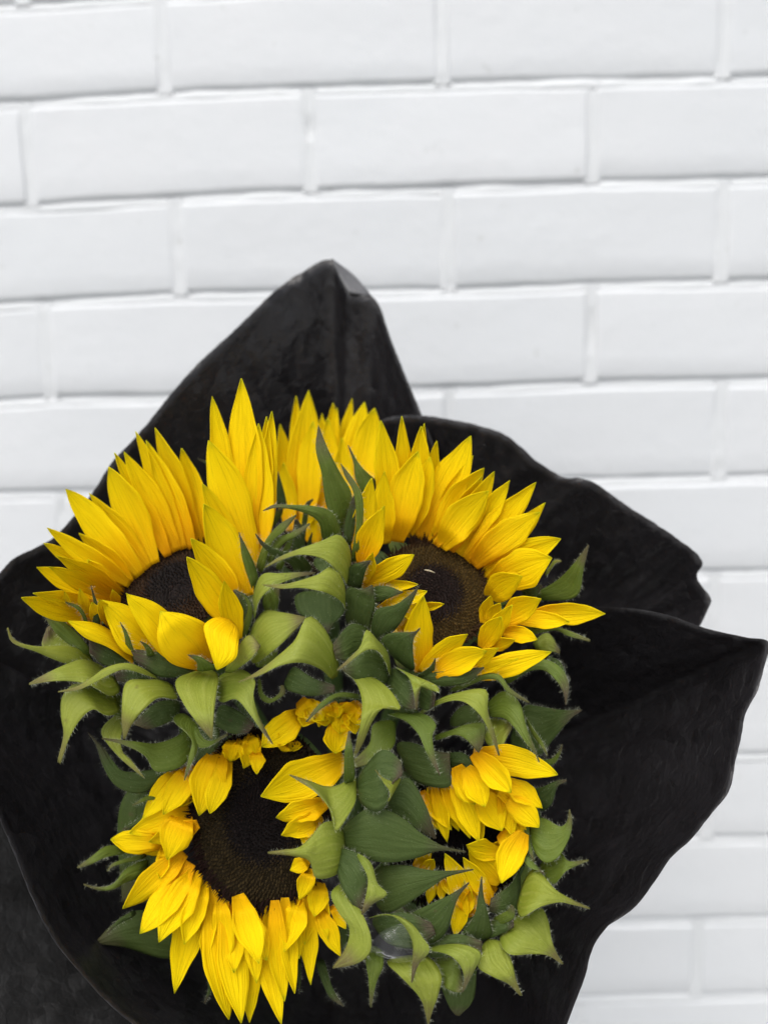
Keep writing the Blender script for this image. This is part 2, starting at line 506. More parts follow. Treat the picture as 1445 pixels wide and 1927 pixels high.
# ------------------------------------------------------------------ black paper wrap
random.seed(11)
THROAT = (640.0, 1575.0, 575.0)
thr_w = un(*THROAT)
wrap = empty('paper_wrap', tuple(thr_w), 'black crinkled paper wrapped in loose pointed sheets round the sunflowers', 'wrapping paper')
def sheet(name, edge, mat, nu=110, nv=46, pw=1.35, seed=0, amp=3.0, throat_r=26.0, lip=0.0, thr_dz=0.0):
    E = smooth_path(edge, nu)
    V, uv = [], []
    cx, cy, cz = THROAT
    for i in range(nu):
        ex, ey, ez = E[i]
        # ragged cut edge
        ang = math.atan2(ey - cy, ex - cx)
        tx, ty = cx + throat_r * F / cz * math.cos(ang) , cy + throat_r * F / cz * math.sin(ang)
        for j in range(nv):
            v = j / (nv - 1)
            px, py = tx + (ex - tx) * v, ty + (ey - ty) * v
            z = (cz + thr_dz) + (ez - cz - thr_dz) * v ** pw
            z += lip * max(0, (v - 0.8) / 0.2) ** 2
            fade = min(1.0, (1 - v) / 0.12 + 0.25)
            w1 = noise.noise(Vector((i / nu * 9.0 + seed, v * 3.0, seed * 1.7)))
            w2 = abs(noise.noise(Vector((i / nu * 20.0, v * 7.0 + seed, seed)))) - 0.25
            w3 = abs(noise.noise(Vector((i / nu * 46.0, v * 18.0 + seed, seed * 2.3)))) - 0.25
            ph = i / nu * 8.0 + 1.3 * noise.noise(Vector((v * 1.5, seed, 0.4)))
            tri = abs((ph + seed) % 1.0 - 0.5) * 2 - 0.5                    # straight pleats running down into the cone
            z += amp * (1.3 * w1 + 1.5 * w2 + 0.9 * w3 + 0.9 * tri * v) * (0.35 + 0.65 * fade)
            r = 1.0 + (0.0016 * noise.noise(Vector((i * 0.55, seed, 3.3))) if j > nv - 4 else 0)
            px, py = cx + (px - cx) * r, cy + (py - cy) * r
            V.append(un(px, py, z)); uv.append((i / (nu - 1), v))
    return link(name, V, grid_faces(nu, nv), mat, wrap, thr_w, uvs=uv, solid=0.00014)
P = MAT['paper']
sheet('sheet', [(-170, 1500, 400), (-120, 1250, 415), (-40, 1120, 420), (0, 1078, 424), (27, 1050, 428), (65, 1032, 432), (103, 1010, 436), (140, 970, 440), (167, 938, 444), (213, 867, 450), (260, 817, 456),
                (357, 700, 468), (440, 622, 478), (520, 545, 487), (575, 508, 492), (624, 488, 496), (656, 546, 492), (697, 557, 490), (715, 577, 489), (732, 628, 486), (760, 700, 480), (795, 784, 474), (840, 900, 470), (880, 1010, 470)],
      P, nu=330, seed=1.3, amp=1.5, thr_dz=12)
sheet('sheet', [(640, 850, 478), (720, 790, 474), (793, 782, 468), (850, 790, 464), (900, 800, 461), (950, 818, 458), (985, 845, 456), (1010, 868, 455), (1060, 898, 452), (1092, 900, 447), (1125, 912, 445), (1170, 945, 444),
                (1240, 990, 440), (1290, 1025, 436), (1314, 1045, 434), (1322, 1062, 433), (1311, 1082, 435), (1318, 1100, 434), (1338, 1127, 430), (1330, 1150, 430), (1318, 1176, 433), (1290, 1215, 450), (1220, 1260, 475), (1140, 1300, 500)],
      P, nu=170, seed=4.1, amp=3.2, thr_dz=6)
sheet('sheet', [(1075, 1139, 420), (1130, 1143, 410), (1200, 1147, 400), (1260, 1159, 394), (1330, 1183, 388), (1400, 1199, 380), (1447, 1208, 374), (1440, 1246, 372), (1425, 1300, 370), (1402, 1345, 368), (1395, 1385, 366), (1385, 1425, 364),
                (1372, 1488, 360), (1340, 1530, 358), (1300, 1580, 357), (1262, 1615, 357), (1238, 1650, 357), (1210, 1690, 357), (1190, 1712, 356), (1160, 1733, 356), (1140, 1747, 355), (1115, 1785, 354), (1100, 1840, 352), (1085, 1880, 350),
                (1066, 1930, 348), (1040, 2010, 345), (960, 2090, 342), (820, 2160, 340)],
      P, nu=190, seed=7.7, amp=2.6, thr_dz=-2)
sheet('sheet', [(900, 2190, 338), (650, 2160, 336), (420, 2040, 338), (330, 1985, 340), (243, 1922, 342), (195, 1880, 344), (150, 1830, 346), (100, 1768, 350), (60, 1690, 356), (30, 1615, 362), (0, 1545, 368), (-40, 1460, 374), (-90, 1380, 380), (-110, 1290, 388), (-90, 1200, 396)],
      P, nu=150, seed=9.2, amp=2.0, thr_dz=-6)
sheet('outer_sheet', [(420, 2330, 372), (250, 2230, 371), (60, 2120, 372), (-90, 2010, 374), (-190, 1880, 378), (-230, 1700, 386), (-240, 1540, 396), (-210, 1380, 408)],
      MAT['paper_outer'], nu=120, seed=12.4, amp=1.6, pw=0.62, thr_dz=30, throat_r=36)
# the turned-down corner at the tall point, its sky-lit grey painted into the colour
ca = smooth_path([(624, 486, 497), (640, 521, 497), (656, 550, 496)], 14)
cb = smooth_path([(624, 486, 497), (664, 516, 508), (700, 557, 500)], 14)
V, uv = [], []
for i in range(14):
    for j in range(7):
        v = j / 6
        p = ca[i] * (1 - v) + cb[i] * v
        V.append(un(p[0], p[1], p[2] - 6.5 - 2.0 * math.sin(v * math.pi) * i / 14)); uv.append((i / 13, v))
link('folded_corner', V, grid_faces(14, 7), MAT['paper_lit_back'], wrap, thr_w, uvs=uv, solid=0.0003)

# ------------------------------------------------------------------ sunflowers
T = {1: (0, 700), 2: (360, 690), 3: (660, 740), 4: (0, 1150), 5: (200, 1285), 6: (450, 1150), 7: (660, 1285)}
def tp(t, x, y): return (T[t][0] + x / 3.0, T[t][1] + y / 3.0)

class Flower: pass
def flower(label, cpx, z, nrm, R, seed):
    f = Flower()
    f.z, f.px = z, cpx
    f.c = un(cpx[0], cpx[1], z)
    nv = np.array(nrm, dtype=float); nv /= np.linalg.norm(nv)
    f.n = RT * nv[0] + UPV * nv[1] - FW * nv[2]
    f.R = R * 0.001
    f.o = empty('sunflower', tuple(f.c), label, 'sunflower', 'sunflowers in the bouquet')
    a = np.cross(f.n, UPV); f.a = a / np.linalg.norm(a); f.b = np.cross(f.n, f.a)
    f.rs = random.Random(seed)
    return f

def plane_z(f, px, py):
    d = (px - W / 2) / F * RT - (py - H / 2) / F * UPV + FW
    return float(np.dot(f.c - CAM, f.n) / np.dot(d, f.n)) * 1000

def petal(f, t, bx, by, tx, ty, w, alpha=50, L=55, bend=0.0, lift=0.0, cup=None, dzt=None, zb=None, roll=None, curl=0.0, crumple=1.0):
    """one ray petal: traced base and tip; the base lies on the head, the tip's distance follows from the petal's length and rise"""
    rs = f.rs
    b0, t0 = np.array(tp(t, bx, by)), np.array(tp(t, tx, ty))
    if zb is None: zb = min(max(plane_z(f, *b0), f.z - 26), f.z + 30)
    auto = dzt is None
    if auto:
        q_ = un(b0[0], b0[1], zb) - f.c
        rr0 = math.hypot(np.dot(q_, f.a) / np.dot(f.a, f.a), np.dot(q_, f.b) / np.dot(f.b, f.b)) / f.R
        zb += 1.2 if rr0 > 0.93 else -4.0
    B3 = un(b0[0], b0[1], zb)
    if dzt is None:
        best, bc = 0, 1e9
        for s in np.arange(-25, 50, 1.0):
            v = un(t0[0], t0[1], zb - lift - s) - B3
            ln = np.linalg.norm(v)
            al = math.degrees(math.asin(max(-1, min(1, np.dot(v, f.n) / ln))))
            c = ((al - alpha) / 25) ** 2 + ((ln * 1000 - L) / 20) ** 2
            if c < bc: best, bc = s, c
        dzt = best
    zt = zb - dzt
    n_, m_ = 26, 13
    d = t0 - b0
    ln = np.linalg.norm(d)
    perp = np.array([d[1], -d[0]]) / max(ln, 1e-6)
    wp = w / 3.0
    midp = (b0 + t0) / 2 + perp * bend / 3.0
    cupv = (rs.uniform(0.8, 2.2) if cup is None else cup)
    rl = rs.uniform(-0.35, 0.35) if roll is None else roll
    s1, s2 = rs.uniform(0, 6), rs.uniform(0, 6)
    pk = rs.uniform(0.40, 0.58); tipp = rs.uniform(1.6, 2.5)
    bow = rs.uniform(1.0, 4.0)
    wav = rs.uniform(0.3, 1.1) * crumple
    rid = rs.uniform(0.10, 0.30)
    fold = rs.uniform(0.25, 0.75); edge_up = rs.uniform(0.2, 0.8); twist = rs.uniform(-1.1, 1.1)
    V, uv = [], []
    for i in range(n_):
        u = i / (n_ - 1)
        q = b0 * (1 - u) ** 2 + 2 * midp * u * (1 - u) + t0 * u * u
        tg = (midp - b0) * (1 - u) + (t0 - midp) * u
        pp = np.array([tg[1], -tg[0]]) / max(np.linalg.norm(tg), 1e-6)
        zc = zb + (zt - zb) * u + bow * 4 * u * (1 - u) * 0.6 - curl * max(0, (u - 0.7) / 0.3) ** 2
        lr = min(1.0, u / 0.28); zc -= lift * lr * lr * (3 - 2 * lr)
        if u < pk: fw = 0.40 + 0.60 * math.sin(math.pi / 2 * u / pk) ** 1.05
        else:
            e_ = (u - pk) / (1 - pk)
            fw = max(0.012, (1 - e_ ** tipp) * (1 - 0.22 * e_ ** 3 * (1 - e_) * 4))
        hw = wp * 0.5 * fw
        mm = zc / F
        for j in range(m_):
            v = j / (m_ - 1); s = 2 * v - 1
            ed = 1 + (0.05 * math.sin(u * 9 + s1 + 2 * s) + 0.03 * math.sin(u * 23 + s2 * 3 + 4 * s)) * abs(s) * crumple ** 0.6
            p = q + pp * s * hw * ed
            z = zc - cupv * fw * (s * s - 0.4) + rl * s * hw * mm
            z += rid * math.cos(s * math.pi * 2.5) * fw
            z += fold * fw * (math.exp(-((s - 0.30) / 0.10) ** 2) + math.exp(-((s + 0.30) / 0.10) ** 2))
            z -= edge_up * max(0, abs(s) - 0.72) * 9 * fw * math.sin(u * 4.4 + s1 + (2.5 if s > 0 else 0))
            z += twist * (u - 0.35) * s * hw * mm
            z += wav * s * abs(s) * math.sin(u * 6.5 + s2 + s) * 0.9
            V.append(un(p[0], p[1], z)); uv.append((u, v))
    return link('petal', V, grid_faces(n_, m_), MAT['petal'], f.o, f.c, uvs=uv, solid=0.0003)

def blade(f, t, kind, zs, A, B, name='bract', bulge=1.6, slope=None, hairs=True, mat=None, n_=26, m_=11, hd=1.0):
    """one bract or leaf: its two traced margins from base to tip and its distance along the way"""
    rs = f.rs
    a = smooth_path([tp(t, *q) for q in A], n_)
    b_ = smooth_path([tp(t, *q) for q in B], n_)
    if slope is None: slope = {'p': 0.75, 'm': 0.45, 'd': 0.1}[kind]
    zt = np.interp(np.linspace(0, 1, n_), np.linspace(0, 1, len(zs)), zs)
    k = np.ones(5) / 5
    zt = np.convolve(np.concatenate([[zt[0]] * 2, zt, [zt[-1]] * 2]), k, 'valid')
    s1 = rs.uniform(0, 6)
    if name == 'bract':
        for i in range(n_):
            u = i / (n_ - 1)
            if u < 0.16:
                g = 0.5 + 0.5 * math.sqrt(max(0, 1 - (1 - u / 0.16) ** 2))
                c = (a[i] + b_[i]) / 2
                a[i], b_[i] = c + (a[i] - c) * g, c + (b_[i] - c) * g
                zt[i] += 3.5 * (1 - u / 0.16) ** 2
    eb = [rs.uniform(0.15, 0.7) for _ in range(2)]
    V, uv = [], []
    for i in range(n_):
        u = i / (n_ - 1)
        c = (a[i] + b_[i]) / 2
        wd = np.linalg.norm(a[i] - b_[i]) * zt[i] / F
        bf = min(1.0, wd / 6.0)
        for j in range(m_):
            v = j / (m_ - 1); s = 2 * v - 1
            p = a[i] * (1 - v) + b_[i] * v
            z = zt[i] + max(-7, min(7, slope * (c[1] - p[1]) * zt[i] / F))
            z -= bulge * bf * (1 - s * s)
            z += 0.35 * bf * math.exp(-(s / 0.12) ** 2)
            z += 0.45 * bf * math.sin(u * 11 + s1 + 2.2 * s) * s
            z -= bf * eb[0 if s < 0 else 1] * max(0, abs(s) - 0.7) * 4
            z += 0.5 * bf * noise.noise(Vector((u * 6 + s1 * 7, s * 2.0, s1)))
            V.append(un(p[0], p[1], z)); uv.append((u, v))
    ob = link(name, V, grid_faces(n_, m_), mat or MAT[kind], f.o, f.c, uvs=uv, solid=0.0004)
    if hairs:
        VV, FF = [], []
        V3 = np.array(V).reshape(n_, m_, 3)
        cen = V3.mean(axis=1)
        def hair(p, dirv, ln, w):
            dirv = dirv / (np.linalg.norm(dirv) + 1e-9)
            s_ = np.cross(dirv, FW); s_ /= (np.linalg.norm(s_) + 1e-9)
            k0 = len(VV)
            q_ = np.cross(dirv, s_)
            VV.extend([p + s_ * w, p - s_ * w * 0.5 + q_ * w, p - s_ * w * 0.5 - q_ * w, p + dirv * ln])
            FF.extend([(k0, k0 + 1, k0 + 3), (k0 + 1, k0 + 2, k0 + 3), (k0 + 2, k0, k0 + 3)])
        per = np.linalg.norm(np.diff(V3[:, 0], axis=0), axis=1).sum() * 1000
        nh = int(min(80, 1.9 * per * hd))
        for side in (0, m_ - 1):
            for h in range(nh):
                x = rs.uniform(0.02, 0.985) * (n_ - 1)
                i = int(x); fr = x - i
                p = V3[i, side] * (1 - fr) + V3[min(i + 1, n_ - 1), side] * fr
                nb = V3[i, 1 if side == 0 else m_ - 2]
                dv = (V3[i, side] - nb)
                dv = dv / (np.linalg.norm(dv) + 1e-9) + np.array([rs.gauss(0, .35) for _ in range(3)])
                hair(p, dv, rs.uniform(0.0005, 0.0026), 0.00003)
        for h in range(int(nh * 1.2)):
            i, j = rs.randrange(1, n_ - 1), rs.randrange(1, m_ - 1)
            dv = -FW * 0.6 + np.array([rs.gauss(0, .6) for _ in range(3)])
            fr, fr2 = rs.random(), rs.random()
            p = (V3[i, j] * (1 - fr) + V3[i + 1, j] * fr) * (1 - fr2) + (V3[i, j - 1] * (1 - fr) + V3[i + 1, j - 1] * fr) * fr2
            hair(p, dv, rs.uniform(0.0004, 0.0014), 0.000028)
        ho = link('hairs', VV, FF, MAT['hair'], ob, None, smooth=False)
        me = ho.data
        me.vertices.foreach_set('co', (np.array(VV) - f.c).ravel())
        ho['kind'] = 'stuff'
    return ob

def disc(f, n_fl, inner, ring, rim, dome=0.10):
    """seed head: a shallow dome set with florets in spirals"""
    rs = f.rs
    V, fc, cl = [], [], []
    def hgt(r): return f.R * (dome * (1 - r * r) - 0.10 * math.exp(-(r / 0.35) ** 2))
    # dome under the florets
    nr, na = 10, 40
    for i in range(nr + 1):
        r = i / nr
        for k in range(na):
            a = 2 * math.pi * k / na
            V.append(f.c + (f.a * math.cos(a) + f.b * math.sin(a)) * f.R * r * 1.02 + f.n * (hgt(r) - 0.0012))
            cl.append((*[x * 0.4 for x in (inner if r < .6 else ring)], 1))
    for i in range(nr):
        for k in range(na):
            fc.append((i * na + k, i * na + (k + 1) % na, (i + 1) * na + (k + 1) % na, (i + 1) * na + k))
    for q in range(n_fl):
        r = math.sqrt((q + 0.5) / n_fl)
        a = q * 2.399963
        a += rs.gauss(0, 0.16) / math.sqrt(q + 1); r = min(1, max(0.01, r + rs.gauss(0, 0.003)))
        rad = f.a * math.cos(a) + f.b * math.sin(a)
        tan = -f.a * math.sin(a) + f.b * math.cos(a)
        s = f.R / math.sqrt(n_fl) * 0.86
        if r < 0.45: cc, hh, lean = inner, 0.0010, -0.4
        elif r < 0.88: cc, hh, lean = ring, 0.0013, 0.1
        else: cc, hh, lean = rim, 0.0036 * rs.uniform(0.6, 1.2), 0.45
        if 0.4 < r < 0.55:
            w_ = (r - 0.4) / 0.15
            cc = tuple(x * (1 - w_) + y * w_ for x, y in zip(inner, ring))
        hh *= f.R / 0.03
        g = rs.uniform(0.65, 1.35)
        base = f.c + rad * f.R * r + f.n * (hgt(r) - 0.0006)
        up = f.n + rad * lean + np.array([rs.gauss(0, .16) for _ in range(3)])
        k0 = len(V)
        if r >= 0.88:                                   # pointed chaff round the rim
            for (x, y) in ((-.5, -.5), (.5, -.5), (.5, .5), (-.5, .5)):
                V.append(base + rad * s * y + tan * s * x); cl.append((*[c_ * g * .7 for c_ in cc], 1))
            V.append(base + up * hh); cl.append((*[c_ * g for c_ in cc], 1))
            fc.extend([(k0, k0 + 1, k0 + 4), (k0 + 1, k0 + 2, k0 + 4), (k0 + 2, k0 + 3, k0 + 4), (k0 + 3, k0, k0 + 4)])
        else:                                           # little cup with a dark mouth
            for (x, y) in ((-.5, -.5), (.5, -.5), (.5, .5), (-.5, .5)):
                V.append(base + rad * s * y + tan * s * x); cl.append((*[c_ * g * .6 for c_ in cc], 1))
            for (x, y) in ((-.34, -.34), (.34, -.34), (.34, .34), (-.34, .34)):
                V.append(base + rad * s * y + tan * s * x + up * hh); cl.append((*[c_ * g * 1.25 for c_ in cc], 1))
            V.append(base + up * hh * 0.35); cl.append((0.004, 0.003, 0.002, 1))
            for e in range(4):
                e2 = (e + 1) % 4
                fc.append((k0 + e, k0 + e2, k0 + 4 + e2, k0 + 4 + e))
                fc.append((k0 + 4 + e, k0 + 4 + e2, k0 + 8))
    for q in range(170):                                # dark spiky chaff leaning out over the petal bases
        a = rs.uniform(0, 2 * math.pi); r = rs.uniform(0.93, 1.03)
        rad = f.a * math.cos(a) + f.b * math.sin(a)
        tan = -f.a * math.sin(a) + f.b * math.cos(a)
        base = f.c + rad * f.R * r + f.n * (hgt(min(r, 1)) - 0.0004)
        up = f.n * rs.uniform(0.55, 1.0) + rad * rs.uniform(0.3, 1.0) + tan * rs.gauss(0, .2)
        ln = rs.uniform(0.0025, 0.0052); s = rs.uniform(0.0005, 0.0009); g = rs.uniform(0.5, 1.2)
        k0 = len(V)
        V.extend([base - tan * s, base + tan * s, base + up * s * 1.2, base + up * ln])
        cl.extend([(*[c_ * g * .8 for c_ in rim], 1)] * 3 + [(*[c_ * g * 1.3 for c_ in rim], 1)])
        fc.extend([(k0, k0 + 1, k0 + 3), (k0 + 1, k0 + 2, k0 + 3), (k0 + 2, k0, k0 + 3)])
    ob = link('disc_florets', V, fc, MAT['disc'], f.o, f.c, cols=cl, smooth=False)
    ob['kind'] = 'stuff'

def receptacle_and_stem(f, throat_off, R2=None):
    """green back of the head and the stem down into the paper, to where it rests against the wall"""
    V, fc = [], []
    R = (R2 or f.R * 1000) * 0.001
    prof = [(1.0, -0.0016), (1.08, -0.005), (1.0, -0.012), (0.72, -0.020), (0.38, -0.026), (0.2, -0.032)]
    na = 32
    for r, h in prof:
        for k in range(na):
            a = 2 * math.pi * k / na
            V.append(f.c + (f.a * math.cos(a) + f.b * math.sin(a)) * R * r + f.n * h)
    for i in range(len(prof) - 1):
        for k in range(na):
            fc.append((i * na + k, i * na + (k + 1) % na, (i + 1) * na + (k + 1) % na, (i + 1) * na + k))
    link('receptacle', V, fc, MAT['receptacle'], f.o, f.c)
    p0 = f.c - f.n * 0.028
    p1 = f.c - f.n * 0.065 - np.array([0, -0.02, 0.01])
    p2 = un(THROAT[0] + throat_off[0], THROAT[1] + throat_off[1], THROAT[2])
    d = p2 - p1; d[2] -= 0.06; d /= np.linalg.norm(d)
    p3 = p2 + d * ((-0.0012 - p2[1]) / d[1])
    ctrl = smooth_path([tuple(p0), tuple(p1), tuple(p1 * .5 + p2 * .5), tuple(p2), tuple(p3)], 40)
    V, fc = [], []
    for i, p in enumerate(ctrl):
        tg = ctrl[min(i + 1, 39)] - ctrl[max(i - 1, 0)]
        tg /= np.linalg.norm(tg)
        a = np.cross(tg, np.array([0.3, 0.1, 1.0])); a /= np.linalg.norm(a); b2 = np.cross(tg, a)
        rr = 0.0055 * (1.2 if i < 4 else 1.0)
        for k in range(12):
            an = 2 * math.pi * k / 12
            q = p + (a * math.cos(an) + b2 * math.sin(an)) * rr
            q[1] = min(q[1], -0.0005)
            V.append(q)
    for i in range(39):
        for k in range(12):
            fc.append((i * 12 + k, i * 12 + (k + 1) % 12, (i + 1) * 12 + (k + 1) % 12, (i + 1) * 12 + k))
    fc.append(tuple(39 * 12 + k for k in range(12)))
    link('stem', V, fc, MAT['stem'], f.o, f.c)

def backing_bracts(f, count, L, wid, kinds, elev=(-0.35, 0.1), R=None, skip=None):
    """inner row of bracts round the back of the head, filling in behind the outer curled ones"""
    rs = f.rs
    for q in range(count):
        a = 2 * math.pi * (q + rs.uniform(-.25, .25)) / count
        ua, ub = f.a / np.linalg.norm(f.a), f.b / np.linalg.norm(f.b)
        rad = ua * math.cos(a) + ub * math.sin(a)
        if skip and skip(float(np.dot(rad, RT)), float(np.dot(rad, UPV))): continue
        tan = -ua * math.sin(a) + ub * math.cos(a)
        el = rs.uniform(*elev); ln = L * rs.uniform(0.8, 1.15) * 0.001; w = wid * rs.uniform(0.85, 1.15) * 0.001
        p0 = f.c + rad * (R or f.R) * 0.9 - f.n * rs.uniform(0.005, 0.009)
        V, uv = [], []
        for i in range(14):
            u = i / 13
            e2 = el + 0.5 - 1.3 * u * u
            c = p0 + rad * ln * (math.sin(min(u, 1) * 1.45) / 1.0) + f.n * ln * (0.45 * u * (1 - u) + el * u)
            hw = w * 0.5 * max(0.02, (0.75 + 0.5 * u) * (1 - u ** 1.7))
            for j in range(7):
                s_ = j / 3 - 1
                V.append(c + tan * hw * s_ - f.n * 0.0022 * (s_ * s_) * (1 - u) + f.n * 0.0006 * abs(s_))
                uv.append((u, (s_ + 1) / 2))
        link('bract', V, grid_faces(14, 7), MAT[kinds[q % len(kinds)]], f.o, f.c, uvs=uv, solid=0.0004)

# ---- the sunflower that looks up, its tall petals standing round the disc
F1 = flower('sunflower with tall upright petals standing round a half hidden disc, paper edge close behind', tp(1, 985, 1205), 388, (-0.12, 0.66, 0.74), 27, 21)
disc(F1, 900, (0.030, 0.023, 0.021), (0.075, 0.042, 0.022), (0.045, 0.020, 0.011))
receptacle_and_stem(F1, (-22, 10))
backing_bracts(F1, 18, 17, 13, 'dm', (-0.5, -0.2), skip=lambda x, y: y > 0.35 and x < 0.5)
for r in [(1150, 985, 1025, 430, 150), (1130, 985, 875, 315, 125), (1040, 1000, 765, 335, 100), (1090, 995, 825, 385, 125), (950, 1040, 645, 455, 110), (1000, 1010, 700, 450, 150),
          (835, 1110, 503, 683, 130), (870, 1085, 612, 535, 175), (790, 1150, 370, 660, 165),
          (740, 1190, 445, 910, 120), (735, 1200, 265, 880, 115, 10), (700, 1235, 245, 965, 95), (690, 1260, 320, 1040, 110), (660, 1290, 275, 1100, 105), (640, 1300, 207, 1103, 120),
          (600, 1340, 185, 1250, 95), (560, 1400, 120, 1275, 120, 20)]:
    petal(F1, 1, *r[:5], alpha=48, L=56, bend=(r[5] if len(r) > 5 else -8))
for r in [(680, 1270, 495, 1060, 85), (400, 1440, 365, 1240, 60), (510, 1430, 450, 1225, 75), (665, 1330, 635, 1230, 60), (630, 1440, 560, 1285, 80), (560, 1440, 520, 1300, 70)]:
    petal(F1, 1, *r, alpha=65, L=35, lift=3)
# right-hand side, standing tall
for r in [(1400, 960, 1362, 35, 195), (1330, 940, 1197, 135, 130), (1480, 960, 1505, 250, 90), (1490, 990, 1535, 220, 110), (1450, 1060, 1460, 290, 185, 10)]:
    petal(F1, 1, *r[:5], alpha=52, L=62, zb=384, dzt=4)
petal(F1, 1, 1430, 1110, 1177, 385, 215, zb=380, dzt=10, bend=-18)
petal(F1, 1, 1400, 1170, 1142, 630, 130, zb=378, dzt=12, bend=-10)
petal(F1, 1, 1395, 1270, 1150, 745, 200, zb=374, dzt=13, bend=-22)
petal(F1, 1, 1340, 1290, 1078, 940, 150, zb=372, dzt=14, bend=-10)
petal(F1, 1, 1350, 1480, 1055, 1045, 170, zb=370, dzt=18, bend=-12)
petal(F1, 1, 1345, 1510, 1265, 1180, 130, zb=367, dzt=16, bend=10)
# front petals, leaning over the disc
PM = MAT['petal']
blade(F1, 1, 'p', (372, 358, 350), [(1110, 1690), (900, 1590), (740, 1350), (712, 1248)], [(1120, 1600), (1010, 1420), (880, 1305), (712, 1250)], 'petal', mat=PM, hairs=False, slope=0.5)
blade(F1, 1, 'p', (371, 360, 354), [(900, 1640), (700, 1580), (610, 1420), (575, 1288)], [(910, 1560), (860, 1420), (720, 1320), (577, 1288)], 'petal', mat=PM, hairs=False, slope=0.5)
blade(F1, 1, 'p', (369, 359, 352), [(760, 1660), (620, 1560), (480, 1500), (383, 1410)], [(740, 1590), (680, 1500), (540, 1420), (385, 1405)], 'petal', mat=PM, hairs=False, slope=0.6)
blade(F1, 1, 'p', (368, 354, 346, 345), [(1120, 1690), (960, 1640), (890, 1520), (905, 1352)], [(1230, 1630), (1190, 1450), (1060, 1375), (908, 1350)], 'petal', mat=PM, hairs=False, slope=0.55, bulge=3)
blade(F1, 1, 'p', (362, 348, 344, 345), [(1300, 1400), (1240, 1385), (1185, 1400), (1150, 1450), (1190, 1590), (1222, 1682)], [(1330, 1430), (1348, 1470), (1346, 1540), (1335, 1610), (1290, 1650), (1228, 1684)], 'petal', mat=PM, hairs=False, slope=0.3, bulge=1.2)
# bracts between and below them
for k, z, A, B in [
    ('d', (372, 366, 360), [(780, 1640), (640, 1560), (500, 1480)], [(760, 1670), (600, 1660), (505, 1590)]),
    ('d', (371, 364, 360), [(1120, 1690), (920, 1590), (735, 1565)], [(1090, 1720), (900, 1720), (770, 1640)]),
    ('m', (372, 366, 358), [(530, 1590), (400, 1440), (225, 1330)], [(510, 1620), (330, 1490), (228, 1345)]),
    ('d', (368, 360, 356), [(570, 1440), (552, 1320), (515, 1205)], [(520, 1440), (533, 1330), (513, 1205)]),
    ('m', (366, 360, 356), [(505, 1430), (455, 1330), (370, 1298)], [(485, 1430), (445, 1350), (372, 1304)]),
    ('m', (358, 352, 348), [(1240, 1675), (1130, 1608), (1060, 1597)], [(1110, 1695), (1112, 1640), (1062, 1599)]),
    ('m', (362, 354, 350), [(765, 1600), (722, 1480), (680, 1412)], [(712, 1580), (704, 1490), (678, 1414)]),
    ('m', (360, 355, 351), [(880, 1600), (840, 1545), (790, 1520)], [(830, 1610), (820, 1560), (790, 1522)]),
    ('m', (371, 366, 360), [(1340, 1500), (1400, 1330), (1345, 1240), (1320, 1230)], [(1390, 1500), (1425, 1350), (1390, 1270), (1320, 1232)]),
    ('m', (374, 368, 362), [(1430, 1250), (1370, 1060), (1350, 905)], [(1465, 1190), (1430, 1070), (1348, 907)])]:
    blade(F1, 1, k, z, A, B)
